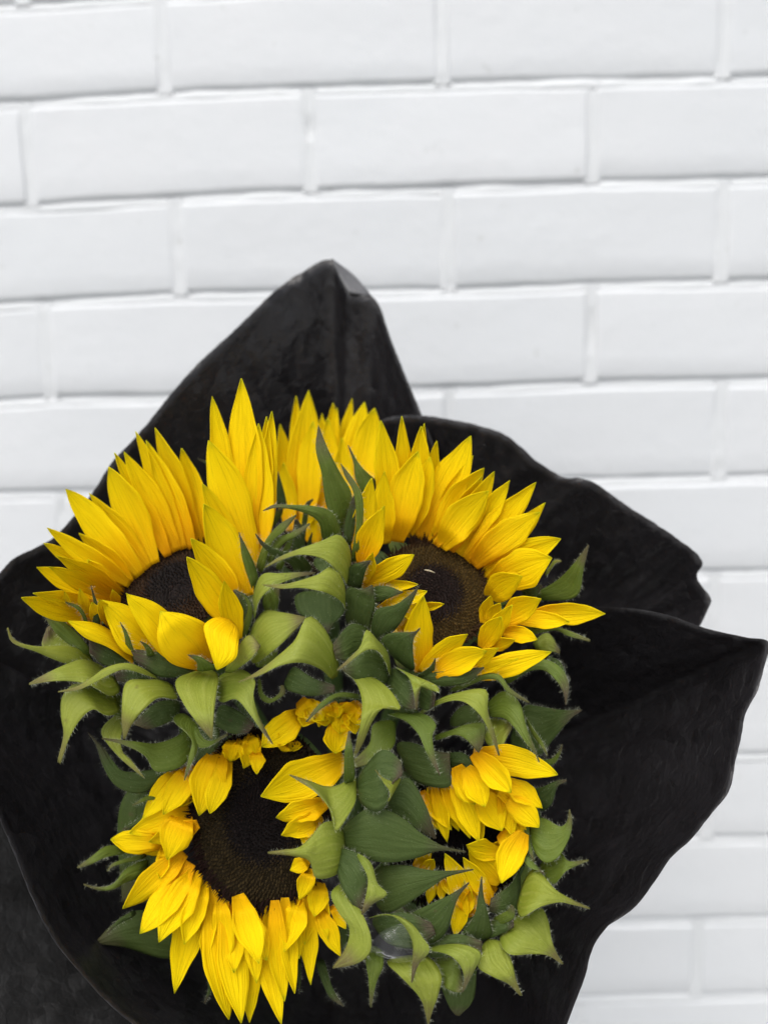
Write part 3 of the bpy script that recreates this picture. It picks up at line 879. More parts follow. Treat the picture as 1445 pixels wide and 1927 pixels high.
for k, z, A, B in [
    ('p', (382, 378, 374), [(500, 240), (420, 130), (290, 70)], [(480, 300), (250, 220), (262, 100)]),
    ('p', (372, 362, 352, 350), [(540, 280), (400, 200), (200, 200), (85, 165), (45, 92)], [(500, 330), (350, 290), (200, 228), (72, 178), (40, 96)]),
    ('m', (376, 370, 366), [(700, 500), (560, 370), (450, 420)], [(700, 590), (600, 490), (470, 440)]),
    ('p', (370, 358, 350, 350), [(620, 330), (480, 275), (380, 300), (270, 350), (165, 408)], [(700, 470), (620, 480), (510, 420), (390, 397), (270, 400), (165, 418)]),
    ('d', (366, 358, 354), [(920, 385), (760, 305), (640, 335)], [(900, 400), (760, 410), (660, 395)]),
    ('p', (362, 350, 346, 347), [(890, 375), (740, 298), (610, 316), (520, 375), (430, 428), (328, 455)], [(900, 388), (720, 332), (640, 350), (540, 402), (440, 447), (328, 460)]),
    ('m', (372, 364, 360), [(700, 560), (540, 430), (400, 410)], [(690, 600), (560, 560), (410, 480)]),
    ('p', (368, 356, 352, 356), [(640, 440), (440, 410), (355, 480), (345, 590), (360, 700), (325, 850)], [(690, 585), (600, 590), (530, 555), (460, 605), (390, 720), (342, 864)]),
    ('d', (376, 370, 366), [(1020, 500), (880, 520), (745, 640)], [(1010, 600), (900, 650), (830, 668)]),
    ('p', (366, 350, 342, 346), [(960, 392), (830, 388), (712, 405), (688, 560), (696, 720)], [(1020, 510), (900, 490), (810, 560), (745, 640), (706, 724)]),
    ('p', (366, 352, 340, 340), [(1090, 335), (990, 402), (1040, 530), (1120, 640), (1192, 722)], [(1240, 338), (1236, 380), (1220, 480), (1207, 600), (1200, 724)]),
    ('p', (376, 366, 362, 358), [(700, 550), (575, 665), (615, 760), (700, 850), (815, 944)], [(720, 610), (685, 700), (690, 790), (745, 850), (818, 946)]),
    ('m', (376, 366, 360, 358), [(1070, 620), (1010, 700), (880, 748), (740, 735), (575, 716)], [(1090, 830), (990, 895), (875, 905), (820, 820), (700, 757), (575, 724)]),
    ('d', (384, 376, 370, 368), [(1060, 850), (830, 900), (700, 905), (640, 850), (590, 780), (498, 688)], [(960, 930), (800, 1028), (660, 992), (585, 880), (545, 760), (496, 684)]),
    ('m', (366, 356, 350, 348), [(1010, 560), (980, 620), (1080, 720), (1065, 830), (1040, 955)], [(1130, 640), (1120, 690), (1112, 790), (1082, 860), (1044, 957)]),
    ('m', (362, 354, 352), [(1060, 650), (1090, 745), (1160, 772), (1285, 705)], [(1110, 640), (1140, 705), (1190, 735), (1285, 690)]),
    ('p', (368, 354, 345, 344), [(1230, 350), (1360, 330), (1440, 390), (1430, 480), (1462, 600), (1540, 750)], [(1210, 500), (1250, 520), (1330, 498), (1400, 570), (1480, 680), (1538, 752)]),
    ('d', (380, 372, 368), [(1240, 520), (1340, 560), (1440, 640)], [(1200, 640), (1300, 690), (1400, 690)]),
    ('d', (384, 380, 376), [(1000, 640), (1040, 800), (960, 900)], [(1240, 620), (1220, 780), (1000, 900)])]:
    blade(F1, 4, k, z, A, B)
for k, z, A, B in [
    ('m', (376, 368, 362, 360), [(360, 1140), (415, 990), (500, 890), (592, 836)], [(405, 1170), (452, 1000), (530, 922), (592, 843)]),
    ('m', (376, 368, 360, 358), [(400, 1110), (450, 985), (560, 938), (668, 884)], [(440, 1130), (520, 1003), (600, 955), (670, 892)]),
    ('m', (374, 366, 360), [(470, 1140), (530, 1010), (575, 920), (583, 870)], [(510, 1150), (560, 1020), (580, 940), (584, 872)]),
    ('d', (382, 372, 362, 356, 352), [(700, 1150), (620, 1065), (500, 1040), (420, 1000), (363, 942)], [(600, 1210), (560, 1115), (480, 1075), (400, 1012), (363, 946)]),
    ('p', (372, 362, 356, 352), [(335, 1340), (395, 1180), (500, 1168), (600, 1163), (700, 1160)], [(355, 1450), (380, 1330), (450, 1252), (570, 1198), (700, 1167)]),
    ('m', (380, 376, 374), [(400, 1330), (430, 1240), (500, 1200)], [(420, 1400), (480, 1390), (500, 1260)]),
    ('p', (370, 362, 358, 356), [(310, 1530), (405, 1384), (510, 1388), (650, 1415)], [(340, 1700), (480, 1590), (580, 1495), (648, 1420)]),
    ('p', (362, 356, 353), [(180, 1725), (280, 1560), (335, 1518), (392, 1580)], [(230, 1730), (330, 1655), (385, 1590)]),
    ('d', (374, 370, 366), [(335, 1510), (352, 1370), (310, 1290), (235, 1262)], [(275, 1580), (290, 1400), (236, 1266)])]:
    blade(F1, 2, k, z, A, B)

# ---- the open sunflower with the pale fleck on its disc
F2 = flower('open sunflower with a brown dotted disc carrying a pale fleck, petals fanned above it', tp(3, 470, 1125), 384, (0.10, 0.46, 0.88), 27.5, 22)
disc(F2, 1150, (0.036, 0.022, 0.018), (0.130, 0.080, 0.022), (0.060, 0.030, 0.013))
receptacle_and_stem(F2, (22, -8))
backing_bracts(F2, 18, 17, 13, 'dm', (-0.5, -0.2), skip=lambda x, y: y > 0.3 and x > -0.4)
for r in [(360, 800, 415, 170, 60, -6), (390, 800, 485, 268, 80, -4), (440, 840, 690, 352, 95, -3), (480, 860, 740, 470, 80, -3),
          (360, 800, 398, 185, 105, 0), (300, 800, 288, 128, 110, 0), (230, 790, 170, 152, 125, 2), (200, 850, 190, 440, 110, 4),
          (400, 830, 678, 240, 185, 2), (310, 810, 448, 358, 140, 3), (260, 840, 380, 328, 175, 5), (610, 910, 898, 492, 105, 0), (560, 890, 810, 440, 110, 2), (470, 850, 753, 422, 150, 4),
          (650, 940, 1046, 503, 140, 2), (505, 870, 778, 552, 165, 7), (720, 1000, 1098, 618, 120, 2), (690, 970, 1068, 672, 155, 6), (750, 1040, 1185, 822, 150, 5), (790, 1080, 1135, 930, 200, 4)]:
    petal(F2, 3, *r[:4], r[4] * 1.15, alpha=42, L=54, lift=r[5], bend=rnd(-16, 4) if r[5] < 4 else 22)
petal(F2, 3, 770, 1160, 970, 1035, 165, alpha=70, L=36, lift=5, bend=25)
petal(F2, 3, 990, 1262, 1437, 1245, 125, zb=372, dzt=6, bend=14)
petal(F2, 3, 900, 1270, 1235, 1292, 100, zb=370, dzt=8, bend=4)
petal(F2, 3, 860, 1290, 1075, 1162, 150, zb=368, dzt=14, bend=18)
petal(F2, 3, 850, 1350, 1053, 1392, 95, zb=367, dzt=12, bend=20)
petal(F2, 3, 745, 1300, 790, 1145, 80, zb=370, dzt=8)
petal(F2, 3, 775, 1290, 845, 1185, 80, zb=369, dzt=10)
petal(F2, 3, 750, 1420, 912, 1195, 105, zb=366, dzt=14)
petal(F2, 3, 735, 1440, 850, 1262, 125, zb=364, dzt=14)
petal(F2, 3, 790, 1440, 928, 1392, 75, zb=364, dzt=12)
petal(F2, 3, 620, 1605, 1132, 1462, 135, zb=360, dzt=12, bend=-6)
petal(F2, 3, 640, 1590, 945, 1500, 60, zb=357, dzt=13, bend=6)
petal(F2, 3, 600, 1580, 835, 1438, 95, zb=358, dzt=14)
petal(F2, 3, 470, 1590, 768, 1457, 150, zb=357, dzt=15, bend=28)
petal(F2, 3, 400, 1575, 660, 1362, 125, zb=360, dzt=15, bend=14)
petal(F2, 3, 395, 1575, 410, 1145, 165, zb=362, dzt=16, bend=34)
petal(F2, 3, 150, 1230, 430, 1118, 100, zb=374, dzt=10)
petal(F2, 3, 210, 1370, 400, 1175, 110, zb=370, dzt=8)
petal(F2, 3, 300, 1370, 308, 1262, 90, zb=366, dzt=8)
petal(F2, 3, 330, 1225, 528, 1190, 50, zb=371, dzt=6)
petal(F2, 3, 100, 1110, 380, 1080, 75, zb=376, dzt=12, bend=10)
petal(F2, 3, 60, 1085, 358, 912, 125, zb=374, dzt=16, bend=-8)
petal(F2, 3, 75, 1075, 125, 900, 85, zb=372, dzt=12)
petal(F2, 3, 45, 960, 118, 478, 140, zb=382, dzt=8, bend=6)
petal(F2, 3, 60, 965, 190, 636, 150, zb=376, dzt=14, bend=14)
fl = smooth_path([(*tp(3, 415, 998), 372.5), (*tp(3, 445, 1003), 371.5), (*tp(3, 474, 1014), 372.5)], 8)
V = []
for i, p in enumerate(fl):
    wv_ = 2.2 * math.sin(math.pi * (i + .6) / 8.4)
    V += [un(p[0], p[1] - wv_ * .6, p[2]), un(p[0] + .4, p[1] + wv_ * .6, p[2] + .3)]
link('fleck', V, [(2 * i, 2 * i + 1, 2 * i + 3, 2 * i + 2) for i in range(7)], MAT['fleck'], F2.o, F2.c, solid=0.0003)
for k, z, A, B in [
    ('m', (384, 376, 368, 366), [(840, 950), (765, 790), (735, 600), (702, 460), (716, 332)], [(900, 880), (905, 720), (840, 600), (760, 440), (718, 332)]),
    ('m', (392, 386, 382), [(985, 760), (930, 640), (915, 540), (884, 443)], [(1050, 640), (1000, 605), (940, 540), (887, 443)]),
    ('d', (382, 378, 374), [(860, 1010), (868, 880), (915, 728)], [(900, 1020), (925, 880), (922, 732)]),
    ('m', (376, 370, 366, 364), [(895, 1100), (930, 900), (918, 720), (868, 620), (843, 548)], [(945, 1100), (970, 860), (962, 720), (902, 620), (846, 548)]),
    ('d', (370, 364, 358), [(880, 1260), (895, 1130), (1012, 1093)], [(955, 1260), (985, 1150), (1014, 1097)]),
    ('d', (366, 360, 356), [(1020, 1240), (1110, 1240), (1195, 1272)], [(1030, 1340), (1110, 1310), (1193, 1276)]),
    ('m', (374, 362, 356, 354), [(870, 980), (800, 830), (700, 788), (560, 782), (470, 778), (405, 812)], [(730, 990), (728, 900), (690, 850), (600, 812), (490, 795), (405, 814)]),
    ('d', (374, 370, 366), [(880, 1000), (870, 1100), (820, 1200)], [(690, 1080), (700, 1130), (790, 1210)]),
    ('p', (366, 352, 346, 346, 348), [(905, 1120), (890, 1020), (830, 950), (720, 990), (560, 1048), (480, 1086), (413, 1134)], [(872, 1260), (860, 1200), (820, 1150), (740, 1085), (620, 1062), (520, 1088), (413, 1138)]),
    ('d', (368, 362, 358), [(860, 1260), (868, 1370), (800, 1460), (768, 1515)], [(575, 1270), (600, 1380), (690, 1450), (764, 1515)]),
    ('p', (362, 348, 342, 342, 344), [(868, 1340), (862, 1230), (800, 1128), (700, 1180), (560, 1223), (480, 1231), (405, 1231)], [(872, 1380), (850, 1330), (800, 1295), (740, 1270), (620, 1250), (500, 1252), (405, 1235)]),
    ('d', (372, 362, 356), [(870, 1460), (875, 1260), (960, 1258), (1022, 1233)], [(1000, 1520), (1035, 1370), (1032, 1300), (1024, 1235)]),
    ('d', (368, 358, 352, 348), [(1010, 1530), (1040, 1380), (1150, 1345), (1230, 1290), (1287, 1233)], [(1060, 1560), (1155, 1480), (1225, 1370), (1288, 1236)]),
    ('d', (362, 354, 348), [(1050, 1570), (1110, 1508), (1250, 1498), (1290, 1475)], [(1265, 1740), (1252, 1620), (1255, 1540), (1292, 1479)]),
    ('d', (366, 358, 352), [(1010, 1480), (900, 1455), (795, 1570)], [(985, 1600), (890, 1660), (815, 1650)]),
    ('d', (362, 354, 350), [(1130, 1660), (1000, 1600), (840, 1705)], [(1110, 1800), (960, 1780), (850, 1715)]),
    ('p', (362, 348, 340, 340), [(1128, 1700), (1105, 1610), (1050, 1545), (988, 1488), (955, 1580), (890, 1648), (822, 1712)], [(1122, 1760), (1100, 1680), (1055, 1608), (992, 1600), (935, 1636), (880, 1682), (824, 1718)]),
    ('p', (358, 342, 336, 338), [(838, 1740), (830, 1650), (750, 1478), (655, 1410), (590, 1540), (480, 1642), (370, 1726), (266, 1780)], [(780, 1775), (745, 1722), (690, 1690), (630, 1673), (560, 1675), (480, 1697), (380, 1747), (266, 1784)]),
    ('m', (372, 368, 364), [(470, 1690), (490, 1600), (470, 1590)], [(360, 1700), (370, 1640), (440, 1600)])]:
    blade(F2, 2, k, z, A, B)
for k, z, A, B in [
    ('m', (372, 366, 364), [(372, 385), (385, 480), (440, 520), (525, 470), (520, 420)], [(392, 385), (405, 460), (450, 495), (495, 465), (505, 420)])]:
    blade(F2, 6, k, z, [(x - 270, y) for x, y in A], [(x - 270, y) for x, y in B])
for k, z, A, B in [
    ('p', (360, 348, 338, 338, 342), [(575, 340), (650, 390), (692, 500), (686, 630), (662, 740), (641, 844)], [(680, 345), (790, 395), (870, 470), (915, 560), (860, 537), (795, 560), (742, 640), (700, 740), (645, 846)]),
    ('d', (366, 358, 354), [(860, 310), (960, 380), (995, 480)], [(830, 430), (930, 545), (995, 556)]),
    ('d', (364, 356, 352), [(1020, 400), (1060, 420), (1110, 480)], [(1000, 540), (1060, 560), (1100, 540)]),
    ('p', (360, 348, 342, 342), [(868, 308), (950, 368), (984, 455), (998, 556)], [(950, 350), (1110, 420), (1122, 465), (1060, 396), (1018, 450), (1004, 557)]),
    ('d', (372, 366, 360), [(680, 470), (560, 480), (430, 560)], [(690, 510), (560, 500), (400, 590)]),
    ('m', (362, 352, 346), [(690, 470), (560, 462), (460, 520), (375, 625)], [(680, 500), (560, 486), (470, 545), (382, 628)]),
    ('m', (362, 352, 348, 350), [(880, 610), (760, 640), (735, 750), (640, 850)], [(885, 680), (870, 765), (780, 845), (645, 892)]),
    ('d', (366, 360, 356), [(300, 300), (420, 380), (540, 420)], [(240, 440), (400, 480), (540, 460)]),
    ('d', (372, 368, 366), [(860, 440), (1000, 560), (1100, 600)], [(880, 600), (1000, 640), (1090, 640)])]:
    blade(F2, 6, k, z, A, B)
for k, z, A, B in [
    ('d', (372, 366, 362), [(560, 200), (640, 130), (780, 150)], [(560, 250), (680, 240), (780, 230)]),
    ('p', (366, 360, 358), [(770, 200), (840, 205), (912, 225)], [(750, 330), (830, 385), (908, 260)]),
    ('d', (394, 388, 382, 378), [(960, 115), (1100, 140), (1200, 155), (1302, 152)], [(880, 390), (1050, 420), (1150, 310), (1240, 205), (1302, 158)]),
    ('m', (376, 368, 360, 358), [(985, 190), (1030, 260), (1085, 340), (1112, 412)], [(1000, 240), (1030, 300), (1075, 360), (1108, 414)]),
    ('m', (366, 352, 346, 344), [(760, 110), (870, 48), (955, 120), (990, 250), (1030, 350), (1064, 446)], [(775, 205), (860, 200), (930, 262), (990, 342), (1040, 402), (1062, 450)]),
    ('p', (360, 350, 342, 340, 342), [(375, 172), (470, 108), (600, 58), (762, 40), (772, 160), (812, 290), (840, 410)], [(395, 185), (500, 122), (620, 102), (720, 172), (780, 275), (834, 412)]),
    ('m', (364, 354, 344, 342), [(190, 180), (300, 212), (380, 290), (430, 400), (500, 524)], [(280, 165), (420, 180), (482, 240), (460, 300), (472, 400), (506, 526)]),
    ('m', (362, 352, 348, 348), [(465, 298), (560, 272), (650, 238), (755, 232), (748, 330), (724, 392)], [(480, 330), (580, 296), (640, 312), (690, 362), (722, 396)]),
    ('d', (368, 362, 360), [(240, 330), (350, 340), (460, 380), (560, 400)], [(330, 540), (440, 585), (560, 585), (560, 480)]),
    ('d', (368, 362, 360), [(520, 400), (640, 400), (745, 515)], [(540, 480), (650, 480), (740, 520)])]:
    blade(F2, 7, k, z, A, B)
for k, z, A, B in [
    ('m', (366, 356, 350, 350), [(545, 1680), (700, 1598), (832, 1588), (900, 1668), (1008, 1744)], [(600, 1685), (740, 1622), (830, 1622), (890, 1694), (1006, 1752)]),
    ('d', (376, 366, 362), [(1120, 1480), (1190, 1530), (1230, 1645)], [(1100, 1500), (1170, 1545), (1226, 1648)]),
    ('m', (374, 360, 354, 354), [(850, 1610), (960, 1548), (1070, 1503), (1172, 1540), (1228, 1640), (1216, 1760)], [(890, 1650), (980, 1582), (1080, 1562), (1150, 1612), (1200, 1692), (1212, 1762)]),
    ('m', (376, 368, 362), [(980, 1300), (1120, 1308), (1220, 1338), (1352, 1390)], [(1010, 1370), (1150, 1338), (1230, 1372), (1350, 1404)]),
    ('m', (398, 390, 382, 376), [(1020, 1135), (1160, 1060), (1260, 960), (1340, 855)], [(1060, 1175), (1270, 1150), (1312, 1000), (1344, 860)]),
    ('p', (392, 388, 386), [(1020, 1410), (1110, 1355), (1180, 1450)], [(1060, 1460), (1140, 1460), (1178, 1472)]),
    ('p', (396, 392, 388), [(1100, 1010), (1150, 945), (1188, 945)], [(1100, 1040), (1150, 965), (1188, 952)]),
    ('d', (390, 386, 384), [(960, 1090), (1040, 1080), (1080, 1085)], [(970, 1140), (1040, 1145), (1080, 1100)]),
    ('d', (362, 354, 348), [(370, 1580), (560, 1568), (752, 1546)], [(430, 1660), (640, 1640), (752, 1553)]),
    ('d', (362, 356, 352), [(360, 1600), (440, 1550), (478, 1495)], [(470, 1600), (474, 1550), (480, 1497)])]:
    blade(F2, 3, k, z, A, B)

# ---- the big dark-centred sunflower, petals folded in above and hanging below
F3 = flower('large sunflower with a very dark disc, petals folded over it above and hanging below', tp(5, 880, 765), 376, (-0.10, 0.16, 0.98), 36, 23)
F3.b = F3.b * 1.14; F3.a = F3.a * 0.96
disc(F3, 1900, (0.014, 0.009, 0.008), (0.050, 0.034, 0.013), (0.022, 0.009, 0.007), dome=0.06)
receptacle_and_stem(F3, (-30, 30), 35)
for r in [(840, 1500, 808, 1922, 95, 0), (600, 1170, 692, 1905, 165, 3), (530, 1140, 385, 1758, 160, 5), (690, 1230, 762, 1925, 160, 2), (870, 1270, 988, 1930, 130, 1), (950, 1230, 1006, 1802, 105, 3), (1010, 1215, 1064, 1758, 95, 2),
          (1140, 1190, 1155, 1708, 100, 3), (640, 1210, 690, 1580, 115, 6), (1200, 1270, 1325, 1548, 100, 4)]:
    petal(F3, 5, *r[:4], r[4] * 1.12, alpha=8, L=58, lift=r[5], bend=-14)
for r in [(740, 1200, 862, 1588, 150, 8, 10), (810, 1280, 905, 1570, 110, 7, -12), (1090, 1215, 1002, 1522, 125, 8, 18), (1210, 1130, 1175, 1322, 110, 8, 0), (1150, 1050, 1088, 1228, 90, 9, 10), (1140, 1005, 1038, 1062, 85, 8, 4), (1270, 1260, 1352, 1392, 55, 5, 0),
          (480, 1020, 190, 1420, 150, 4, 16), (440, 960, 92, 1278, 135, 6, 0), (520, 1060, 296, 1468, 165, 8, -14), (560, 1120, 440, 1480, 120, 8, -10),
          (340, 900, 25, 885, 125, 6, 14), (470, 720, 128, 852, 115, 6, 8), (330, 930, 302, 1108, 75, 8, 0), (450, 740, 345, 1002, 175, 12, -16),
          (420, 480, 206, 768, 120, 6, 10), (500, 470, 322, 745, 130, 9, -6), (690, 440, 585, 740, 120, 6, -10), (640, 370, 525, 752, 185, 12, -14)]:
    petal(F3, 5, *r[:4], r[4] * 1.1, alpha=22, L=46, lift=r[5], bend=r[6])
for r in [(560, 1130, 560, 1560, 120), (720, 1240, 720, 1640, 130), (800, 1270, 850, 1700, 120), (920, 1260, 940, 1640, 110), (1060, 1220, 1090, 1560, 100), (1120, 1200, 1120, 1480, 100), (470, 1040, 250, 1330, 120), (420, 980, 160, 1180, 110),
          (520, 800, 240, 900, 120), (470, 620, 300, 800, 120), (560, 450, 420, 700, 120), (1180, 1150, 1250, 1450, 90), (380, 600, 190, 800, 90), (420, 880, 200, 960, 100), (620, 1200, 560, 1650, 120)]:
    petal(F3, 5, *r, alpha=12, L=44, lift=0.5, bend=8)
for r in [(1140, 150, 1110, 250, 100), (1230, 130, 1200, 250, 90), (1330, 170, 1320, 290, 100), (1400, 120, 1420, 240, 90), (930, 240, 930, 350, 80), (760, 310, 760, 420, 80), (1160, 110, 1190, 190, 90), (1270, 110, 1310, 200, 90)]:
    petal(F3, 5, *r, alpha=40, L=26, lift=7, cup=2.0, crumple=3.5)
for r in [(1350, 430, 872, 642, 215, 8, 26), (1250, 680, 957, 762, 120, 6, 10), (1220, 760, 988, 862, 95, 5, 4), (1170, 800, 1108, 914, 105, 4, 0),
          (1110, 170, 880, 362, 150, 8, -6), (1060, 320, 1055, 388, 65, 4, 0), (1010, 350, 995, 388, 55, 4, 0), (1300, 200, 1290, 400, 135, 7, 16),
          (1090, 100, 1165, 205, 95, 9, 10), (1130, 110, 1225, 215, 90, 8, 0), (1210, 110, 1240, 245, 100, 8, 0), (1300, 120, 1265, 225, 100, 9, 0), (1380, 140, 1405, 290, 90, 9, 0), (1430, 110, 1335, 225, 90, 10, 0), (1340, 110, 1350, 230, 80, 8, 0),
          (715, 320, 700, 445, 90, 12, 10), (680, 340, 715, 440, 60, 11, 0), (830, 285, 775, 485, 110, 10, 18), (850, 380, 850, 518, 65, 8, 0), (800, 300, 845, 420, 75, 12, 0)]:
    petal(F3, 5, *r[:4], r[4] * (1.1 if r[4] > 100 else 1.35), alpha=30, L=36, lift=r[5], bend=r[6], cup=2.4, crumple=1.0 if r[4] > 120 else 3.2)
for k, z, A, B in [
    ('d', (392, 390, 388), [(720, 980), (665, 1200), (690, 1650)], [(900, 1050), (900, 1300), (900, 1650)]),
    ('m', (384, 374, 368), [(700, 1330), (600, 1330), (500, 1400), (437, 1446)], [(720, 1370), (600, 1392), (510, 1432), (437, 1455)]),
    ('m', (384, 378, 372), [(830, 1365), (700, 1402), (630, 1432), (603, 1470)], [(820, 1400), (720, 1420), (640, 1445), (606, 1472)]),
    ('m', (386, 374, 368), [(850, 1390), (720, 1450), (640, 1540), (560, 1560), (472, 1542)], [(820, 1500), (720, 1530), (640, 1572), (560, 1578), (472, 1549)]),
    ('d', (386, 380, 374), [(760, 1685), (660, 1752), (602, 1822)], [(770, 1720), (670, 1770), (606, 1824)]),
    ('m', (380, 374, 370), [(880, 1010), (820, 1050), (748, 1096)], [(900, 1060), (830, 1072), (750, 1100)]),
    ('d', (384, 380, 376), [(840, 1120), (760, 1190), (690, 1230)], [(850, 1180), (770, 1230), (694, 1236)])]:
    blade(F3, 4, k, z, A, B)
blade(F3, 4, 'd', (402, 396, 388), [(1000, 1780), (800, 1690), (640, 1770), (540, 1870)], [(1080, 1960), (900, 1960), (700, 1900), (548, 1882)], 'leaf', hairs=False)
for k, z, A, B in [
    ('d', (386, 380, 374), [(1170, 1560), (1250, 1760), (1338, 1830)], [(1230, 1560), (1275, 1720), (1340, 1828)]),
    ('d', (388, 384, 380), [(1080, 1560), (1082, 1680), (1088, 1758)], [(1100, 1560), (1098, 1680), (1092, 1760)]),
    ('d', (388, 384, 380), [(570, 1640), (575, 1730), (552, 1812)], [(600, 1640), (592, 1740), (556, 1814)]),
    ('d', (388, 382, 378), [(1290, 1300), (1310, 1420), (1330, 1560)], [(1370, 1300), (1370, 1450), (1340, 1570)])]:
    blade(F3, 5, k, z, A, B)

# ---- the half-open sunflower, its bracts still closing over the centre
F4 = flower('half open sunflower with broad green bracts closing over its small dark centre', tp(7, 600, 900), 372, (0.12, 0.10, 0.98), 30, 24)
disc(F4, 420, (0.006, 0.004, 0.004), (0.010, 0.007, 0.005), (0.012, 0.007, 0.005), dome=0.0)
receptacle_and_stem(F4, (28, 24), 34)
backing_bracts(F4, 20, 14, 15, 'md', (-0.1, 0.25), R=0.030)
backing_bracts(F4, 14, 16, 15, 'mp', (-0.35, -0.1), R=0.034, skip=lambda x, y: y > 0.5)
for r in [(405, 610, 497, 832, 65, 370, 4, 0), (400, 620, 568, 832, 75, 368, 5, 0), (470, 580, 545, 902, 75, 366, 2, 0), (440, 590, 520, 800, 50, 368, 2, 0), (520, 590, 674, 880, 75, 364, 3, 10), (575, 500, 722, 896, 115, 362, 4, -6), (640, 640, 740, 896, 90, 363, 2, 10),
          (600, 470, 700, 690, 130, 360, 6, 0), (650, 480, 755, 702, 130, 358, 8, 14), (730, 620, 852, 838, 150, 361, 4, 10), (850, 640, 912, 866, 95, 361, 3, 14), (930, 780, 968, 888, 75, 362, 3, 0), (940, 740, 970, 860, 60, 363, 3, 0),
          (880, 560, 1082, 710, 110, 358, 5, 12), (830, 620, 1060, 708, 80, 360, 3, -6), (890, 660, 1062, 818, 125, 356, 5, 12), (690, 400, 905, 622, 125, 353, 8, 12), (690, 405, 1168, 520, 150, 356, 7, 26),
          (840, 850, 915, 905, 100, 362, 4, 0), (850, 960, 652, 916, 110, 364, 6, 22), (845, 1130, 668, 950, 130, 366, 4, 10), (975, 845, 850, 1134, 140, 356, 8, -22),
          (690, 1320, 530, 965, 115, 362, 4, -10), (660, 1320, 640, 1120, 70, 363, 3, 0), (800, 1250, 634, 988, 90, 362, 4, 0), (640, 1180, 585, 1432, 80, 360, 2, 8), (680, 1180, 650, 1320, 60, 361, 2, 0), (470, 1110, 438, 1250, 50, 361, 3, 0), (518, 1100, 510, 1230, 45, 361, 3, 0), (512, 1105, 560, 1200, 40, 360, 3, 0),
          (360, 1045, 455, 960, 70, 362, 4, 0), (400, 1080, 470, 1000, 60, 362, 4, 0)]:
    petal(F4, 7, *r[:4], r[4] * 1.15, zb=r[5], dzt=r[6], bend=r[7])
for r in [(560, 540, 640, 800, 110, 367), (700, 560, 790, 790, 120, 366), (790, 560, 880, 760, 120, 366), (480, 560, 610, 840, 80, 369), (870, 700, 930, 880, 100, 367), (900, 900, 760, 1010, 110, 368), (880, 1010, 720, 1060, 100, 369), (740, 1230, 590, 1050, 100, 368), (620, 1250, 560, 1060, 90, 368), (820, 1180, 690, 1080, 90, 369), (640, 1300, 610, 1180, 80, 366), (430, 700, 480, 830, 70, 371)]:
    petal(F4, 7, *r[:5], zb=r[5], dzt=2, bend=8)
for k, z, A, B in [
    ('d', (362, 356, 354, 356), [(800, 1110), (940, 940), (1050, 1090), (1112, 1280)], [(700, 1130), (900, 1170), (1020, 1245), (1110, 1288)]),
    ('d', (352, 344, 346, 348, 346), [(560, 1230), (740, 1110), (900, 1155), (1030, 1258), (1150, 1328), (1280, 1357)], [(550, 1330), (700, 1400), (850, 1420), (1000, 1395), (1130, 1354), (1280, 1364)]),
    ('d', (354, 348, 350, 350), [(740, 1440), (930, 1436), (1070, 1463), (1180, 1468), (1322, 1458)], [(790, 1740), (940, 1660), (1080, 1565), (1175, 1502), (1322, 1464)]),
    ('d', (348, 342, 340), [(670, 930), (800, 788), (905, 840), (922, 930)], [(662, 1070), (765, 1135), (832, 1092), (850, 980)]),
    ('p', (342, 338, 336), [(924, 930), (872, 962), (812, 942), (768, 896)], [(832, 1098), (852, 1030), (812, 965), (769, 900)]),
    ('d', (346, 340, 340), [(555, 1328), (680, 1378), (742, 1480), (722, 1600)], [(545, 1440), (580, 1560), (645, 1665), (685, 1716)]),
    ('p', (342, 337, 335, 338), [(640, 1350), (740, 1420), (780, 1540), (835, 1600), (760, 1650), (690, 1722)], [(660, 1375), (724, 1500), (720, 1590), (702, 1660), (686, 1722)]),
    ('m', (348, 340, 334, 336), [(590, 985), (595, 800), (617, 678)], [(655, 960), (642, 800), (622, 678)]),
    ('p', (352, 340, 335, 336), [(654, 925), (560, 985), (480, 990), (400, 963), (287, 926)], [(662, 960), (656, 1080), (600, 1180), (545, 1245), (520, 1130), (440, 1030), (370, 980), (287, 931)]),
    ('p', (346, 338, 335, 340), [(565, 1532), (518, 1600), (560, 1700), (622, 1790), (604, 1900), (528, 2015)], [(600, 1560), (690, 1700), (742, 1830), (738, 1930), (665, 1992), (530, 2020)])]:
    blade(F4, 6, k, z, A, B)
blade(F4, 6, 'p', (350, 342, 338, 337, 338), [(600, 1230), (540, 1190), (470, 1200), (410, 1270), (340, 1335), (250, 1350), (162, 1362)], [(600, 1440), (550, 1488), (480, 1512), (425, 1500), (395, 1410), (290, 1381), (162, 1371)], slope=0.12, bulge=4.0)
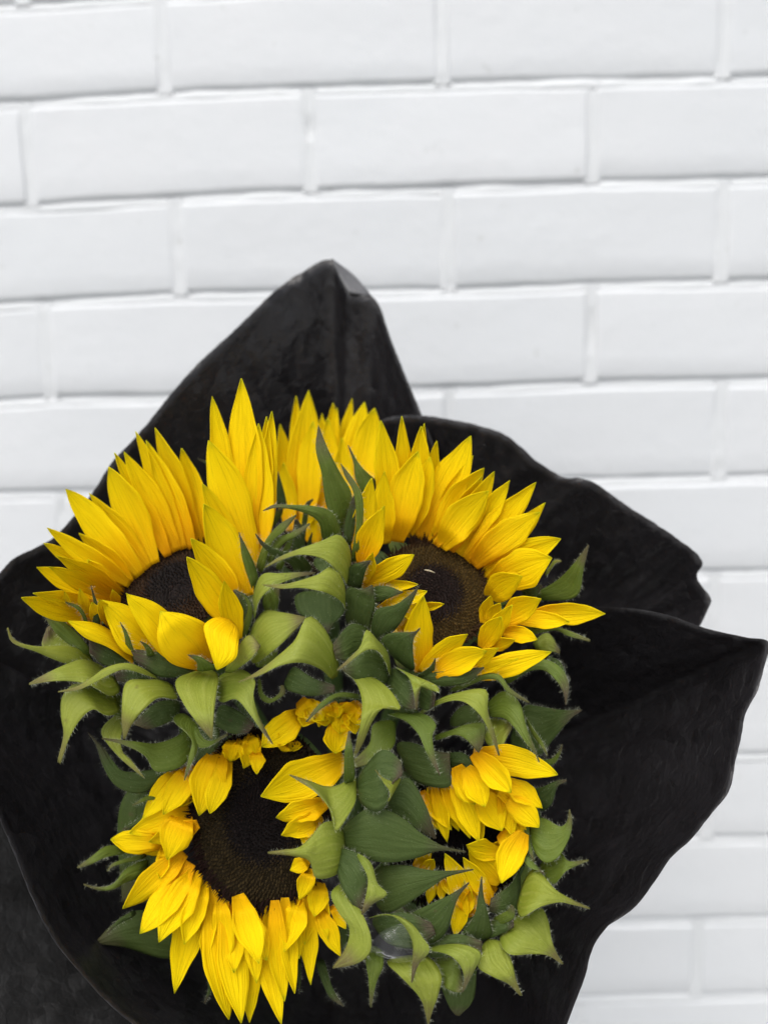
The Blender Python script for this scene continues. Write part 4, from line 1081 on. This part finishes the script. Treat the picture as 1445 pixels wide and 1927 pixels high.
for k, z, A, B in [
    ('d', (352, 346, 342, 340), [(300, 1320), (450, 1250), (580, 1188), (667, 1126)], [(400, 1500), (530, 1420), (600, 1225), (668, 1132)]),
    ('d', (352, 346, 344), [(580, 1470), (690, 1330), (720, 1200), (738, 1096)], [(810, 1450), (775, 1310), (748, 1200), (741, 1096)]),
    ('d', (362, 356, 354), [(955, 1040), (900, 1140), (790, 1220)], [(960, 1280), (870, 1320), (780, 1290)]),
    ('d', (352, 348, 346), [(100, 1330), (300, 1300), (460, 1360)], [(200, 1480), (360, 1500), (480, 1420)]),
    ('d', (352, 348, 346), [(440, 1450), (600, 1420), (740, 1460)], [(420, 1560), (600, 1540), (740, 1530)]),
    ('m', (354, 346, 342), [(800, 1330), (880, 1290), (905, 1255)], [(820, 1380), (920, 1330), (920, 1262)]),
    ('d', (354, 350, 348), [(790, 1340), (860, 1340), (920, 1330)], [(770, 1450), (850, 1420), (920, 1380)]),
    ('m', (348, 342, 342, 346), [(75, 1480), (88, 1600), (103, 1700), (108, 1832)], [(180, 1500), (182, 1600), (142, 1700), (116, 1834)]),
    ('p', (350, 342, 344, 350), [(170, 1560), (300, 1680), (390, 1780), (420, 1860), (434, 1935)], [(440, 1530), (510, 1650), (494, 1760), (462, 1850), (440, 1935)]),
    ('m', (352, 346, 346), [(460, 1540), (590, 1560), (636, 1700)], [(490, 1700), (575, 1745), (630, 1750)]),
    ('p', (346, 336, 334, 340), [(85, 1335), (200, 1308), (290, 1360), (350, 1470), (346, 1600), (342, 1692)], [(150, 1315), (260, 1318), (345, 1365), (405, 1440), (446, 1512), (382, 1590), (347, 1694)]),
    ('p', (346, 338, 336, 340), [(425, 1510), (550, 1538), (618, 1600), (640, 1680), (626, 1745)], [(470, 1488), (620, 1478), (735, 1528), (694, 1630), (633, 1748)]),
    ('p', (352, 344, 342, 346), [(745, 1470), (715, 1600), (800, 1660), (890, 1702), (955, 1768)], [(790, 1440), (868, 1480), (912, 1590), (932, 1680), (968, 1766)]),
    ('p', (356, 348, 348, 352), [(820, 1430), (890, 1532), (1020, 1534), (1110, 1542), (1192, 1592)], [(960, 1290), (1070, 1270), (1114, 1350), (1132, 1450), (1162, 1530), (1200, 1588)]),
    ('p', (352, 344, 344, 348), [(925, 1310), (960, 1330), (1060, 1272), (1170, 1242), (1260, 1257), (1348, 1280)], [(985, 1080), (1040, 1050), (1090, 1095), (1155, 1170), (1240, 1223), (1350, 1274)]),
    ('m', (362, 356, 352, 352), [(1060, 1020), (1180, 965), (1230, 1010), (1342, 1001)], [(1080, 1110), (1150, 1138), (1220, 1062), (1342, 1008)]),
    ('m', (360, 354, 352, 352), [(1010, 770), (1090, 765), (1180, 812), (1222, 780), (1232, 716)], [(1010, 920), (1090, 1015), (1172, 985), (1232, 880), (1250, 790), (1238, 716)]),
    ('m', (372, 366, 360), [(1050, 440), (1130, 430), (1170, 390), (1190, 347)], [(1070, 485), (1150, 455), (1187, 390), (1194, 349)]),
    ('d', (372, 368, 364), [(1000, 600), (1080, 590), (1160, 555), (1218, 548)], [(1060, 740), (1130, 690), (1165, 592), (1218, 556)]),
    ('m', (362, 358, 354), [(1003, 790), (1014, 900), (1036, 1012)], [(975, 800), (992, 920), (1030, 1014)]),
    ('m', (358, 354, 350), [(960, 970), (1000, 1040), (1090, 1075)], [(1000, 960), (1040, 1030), (1092, 1082)]),
    ('d', (370, 366, 364), [(980, 700), (1060, 720), (1080, 800)], [(960, 900), (1040, 900), (1080, 860)])]:
    blade(F4, 7, k, z, A, B)
blade(F4, 7, 'd', (376, 372, 368), [(500, 1700), (555, 1830), (590, 1878)], [(712, 1620), (692, 1790), (612, 1884)], 'leaf', hairs=False)

# ---- the sunflower behind, of which only the petals show
F5 = flower('sunflower mostly hidden behind the others, only its petals rising against the tall paper point', tp(2, 740, 1010), 432, (0.0, 0.80, 0.60), 24, 25)
disc(F5, 420, (0.018, 0.011, 0.009), (0.045, 0.026, 0.012), (0.034, 0.016, 0.009))
receptacle_and_stem(F5, (0, -26))
for r in [(590, 850, 592, 165, 90, 452, 0), (780, 700, 800, 205, 90, 455, 0), (830, 600, 908, 178, 75, 458, 0), (770, 640, 822, 232, 70, 454, 0), (870, 760, 978, 198, 150, 448, 8), (750, 760, 738, 262, 95, 448, 0), (940, 780, 1034, 233, 165, 440, 10),
          (590, 900, 500, 322, 130, 442, 0), (610, 900, 662, 133, 195, 438, -8), (770, 900, 770, 288, 160, 436, 0), (650, 930, 688, 308, 140, 432, 8), (870, 880, 850, 400, 120, 436, 0), (690, 1000, 660, 800, 130, 426, 0), (700, 1000, 715, 840, 100, 425, 0), (560, 930, 520, 540, 110, 436, 0)]:
    petal(F5, 2, *r[:5], zb=r[5], dzt=2, bend=r[6])
for k, z, A, B in [
    ('d', (420, 418, 416), [(490, 800), (478, 690), (488, 592)], [(545, 800), (520, 690), (491, 594)]),
    ('m', (418, 414, 410), [(440, 900), (460, 830), (500, 800)], [(470, 900), (510, 840), (520, 800)]),
    ('d', (414, 410, 406), [(610, 1000), (640, 790), (686, 745)], [(640, 1000), (665, 800), (688, 752)]),
    ('d', (412, 408, 404), [(560, 1060), (580, 940), (582, 860)], [(640, 1060), (640, 940), (600, 860)]),
    ('d', (412, 408, 404), [(640, 1040), (660, 980), (680, 935)], [(690, 1040), (680, 990), (684, 938)]),
    ('d', (424, 420, 416), [(860, 960), (930, 860), (1000, 800)], [(900, 980), (960, 900), (1010, 840)])]:
    blade(F5, 2, k, z, A, B, hairs=False)
# leaf tip showing between petals and paper
blade(F5, 1, 'd', (452, 450, 448), [(1230, 640), (1170, 530), (1115, 490)], [(1240, 600), (1190, 520), (1117, 488)], 'leaf', hairs=False)

# ---- a scrap of clear film caught in the curl of a bract
A = smooth_path([tp(7, *q) for q in [(95, 1500), (150, 1430), (230, 1380), (310, 1355)]], 16)
B = smooth_path([tp(7, *q) for q in [(160, 1545), (230, 1575), (300, 1578), (352, 1570)]], 16)
V, uv = [], []
fo = un(*tp(7, 250, 1480), 343)
for i in range(16):
    for j in range(10):
        v = j / 9
        p = A[i] * (1 - v) + B[i] * v
        z = 342 - 3.2 * math.sin(math.pi * v) * math.sin(math.pi * (i + 1) / 17) + 0.8 * noise.noise(Vector((i * .5, j * .6, 2)))
        V.append(un(p[0], p[1], z)); uv.append((i / 15, v))
film = link('plastic_scrap', V, grid_faces(16, 10), MAT['film'], None, fo, uvs=uv, solid=0.0004)
film['label'] = 'small bulging scrap of clear plastic caught in a curled bract'
film['category'] = 'plastic scrap'
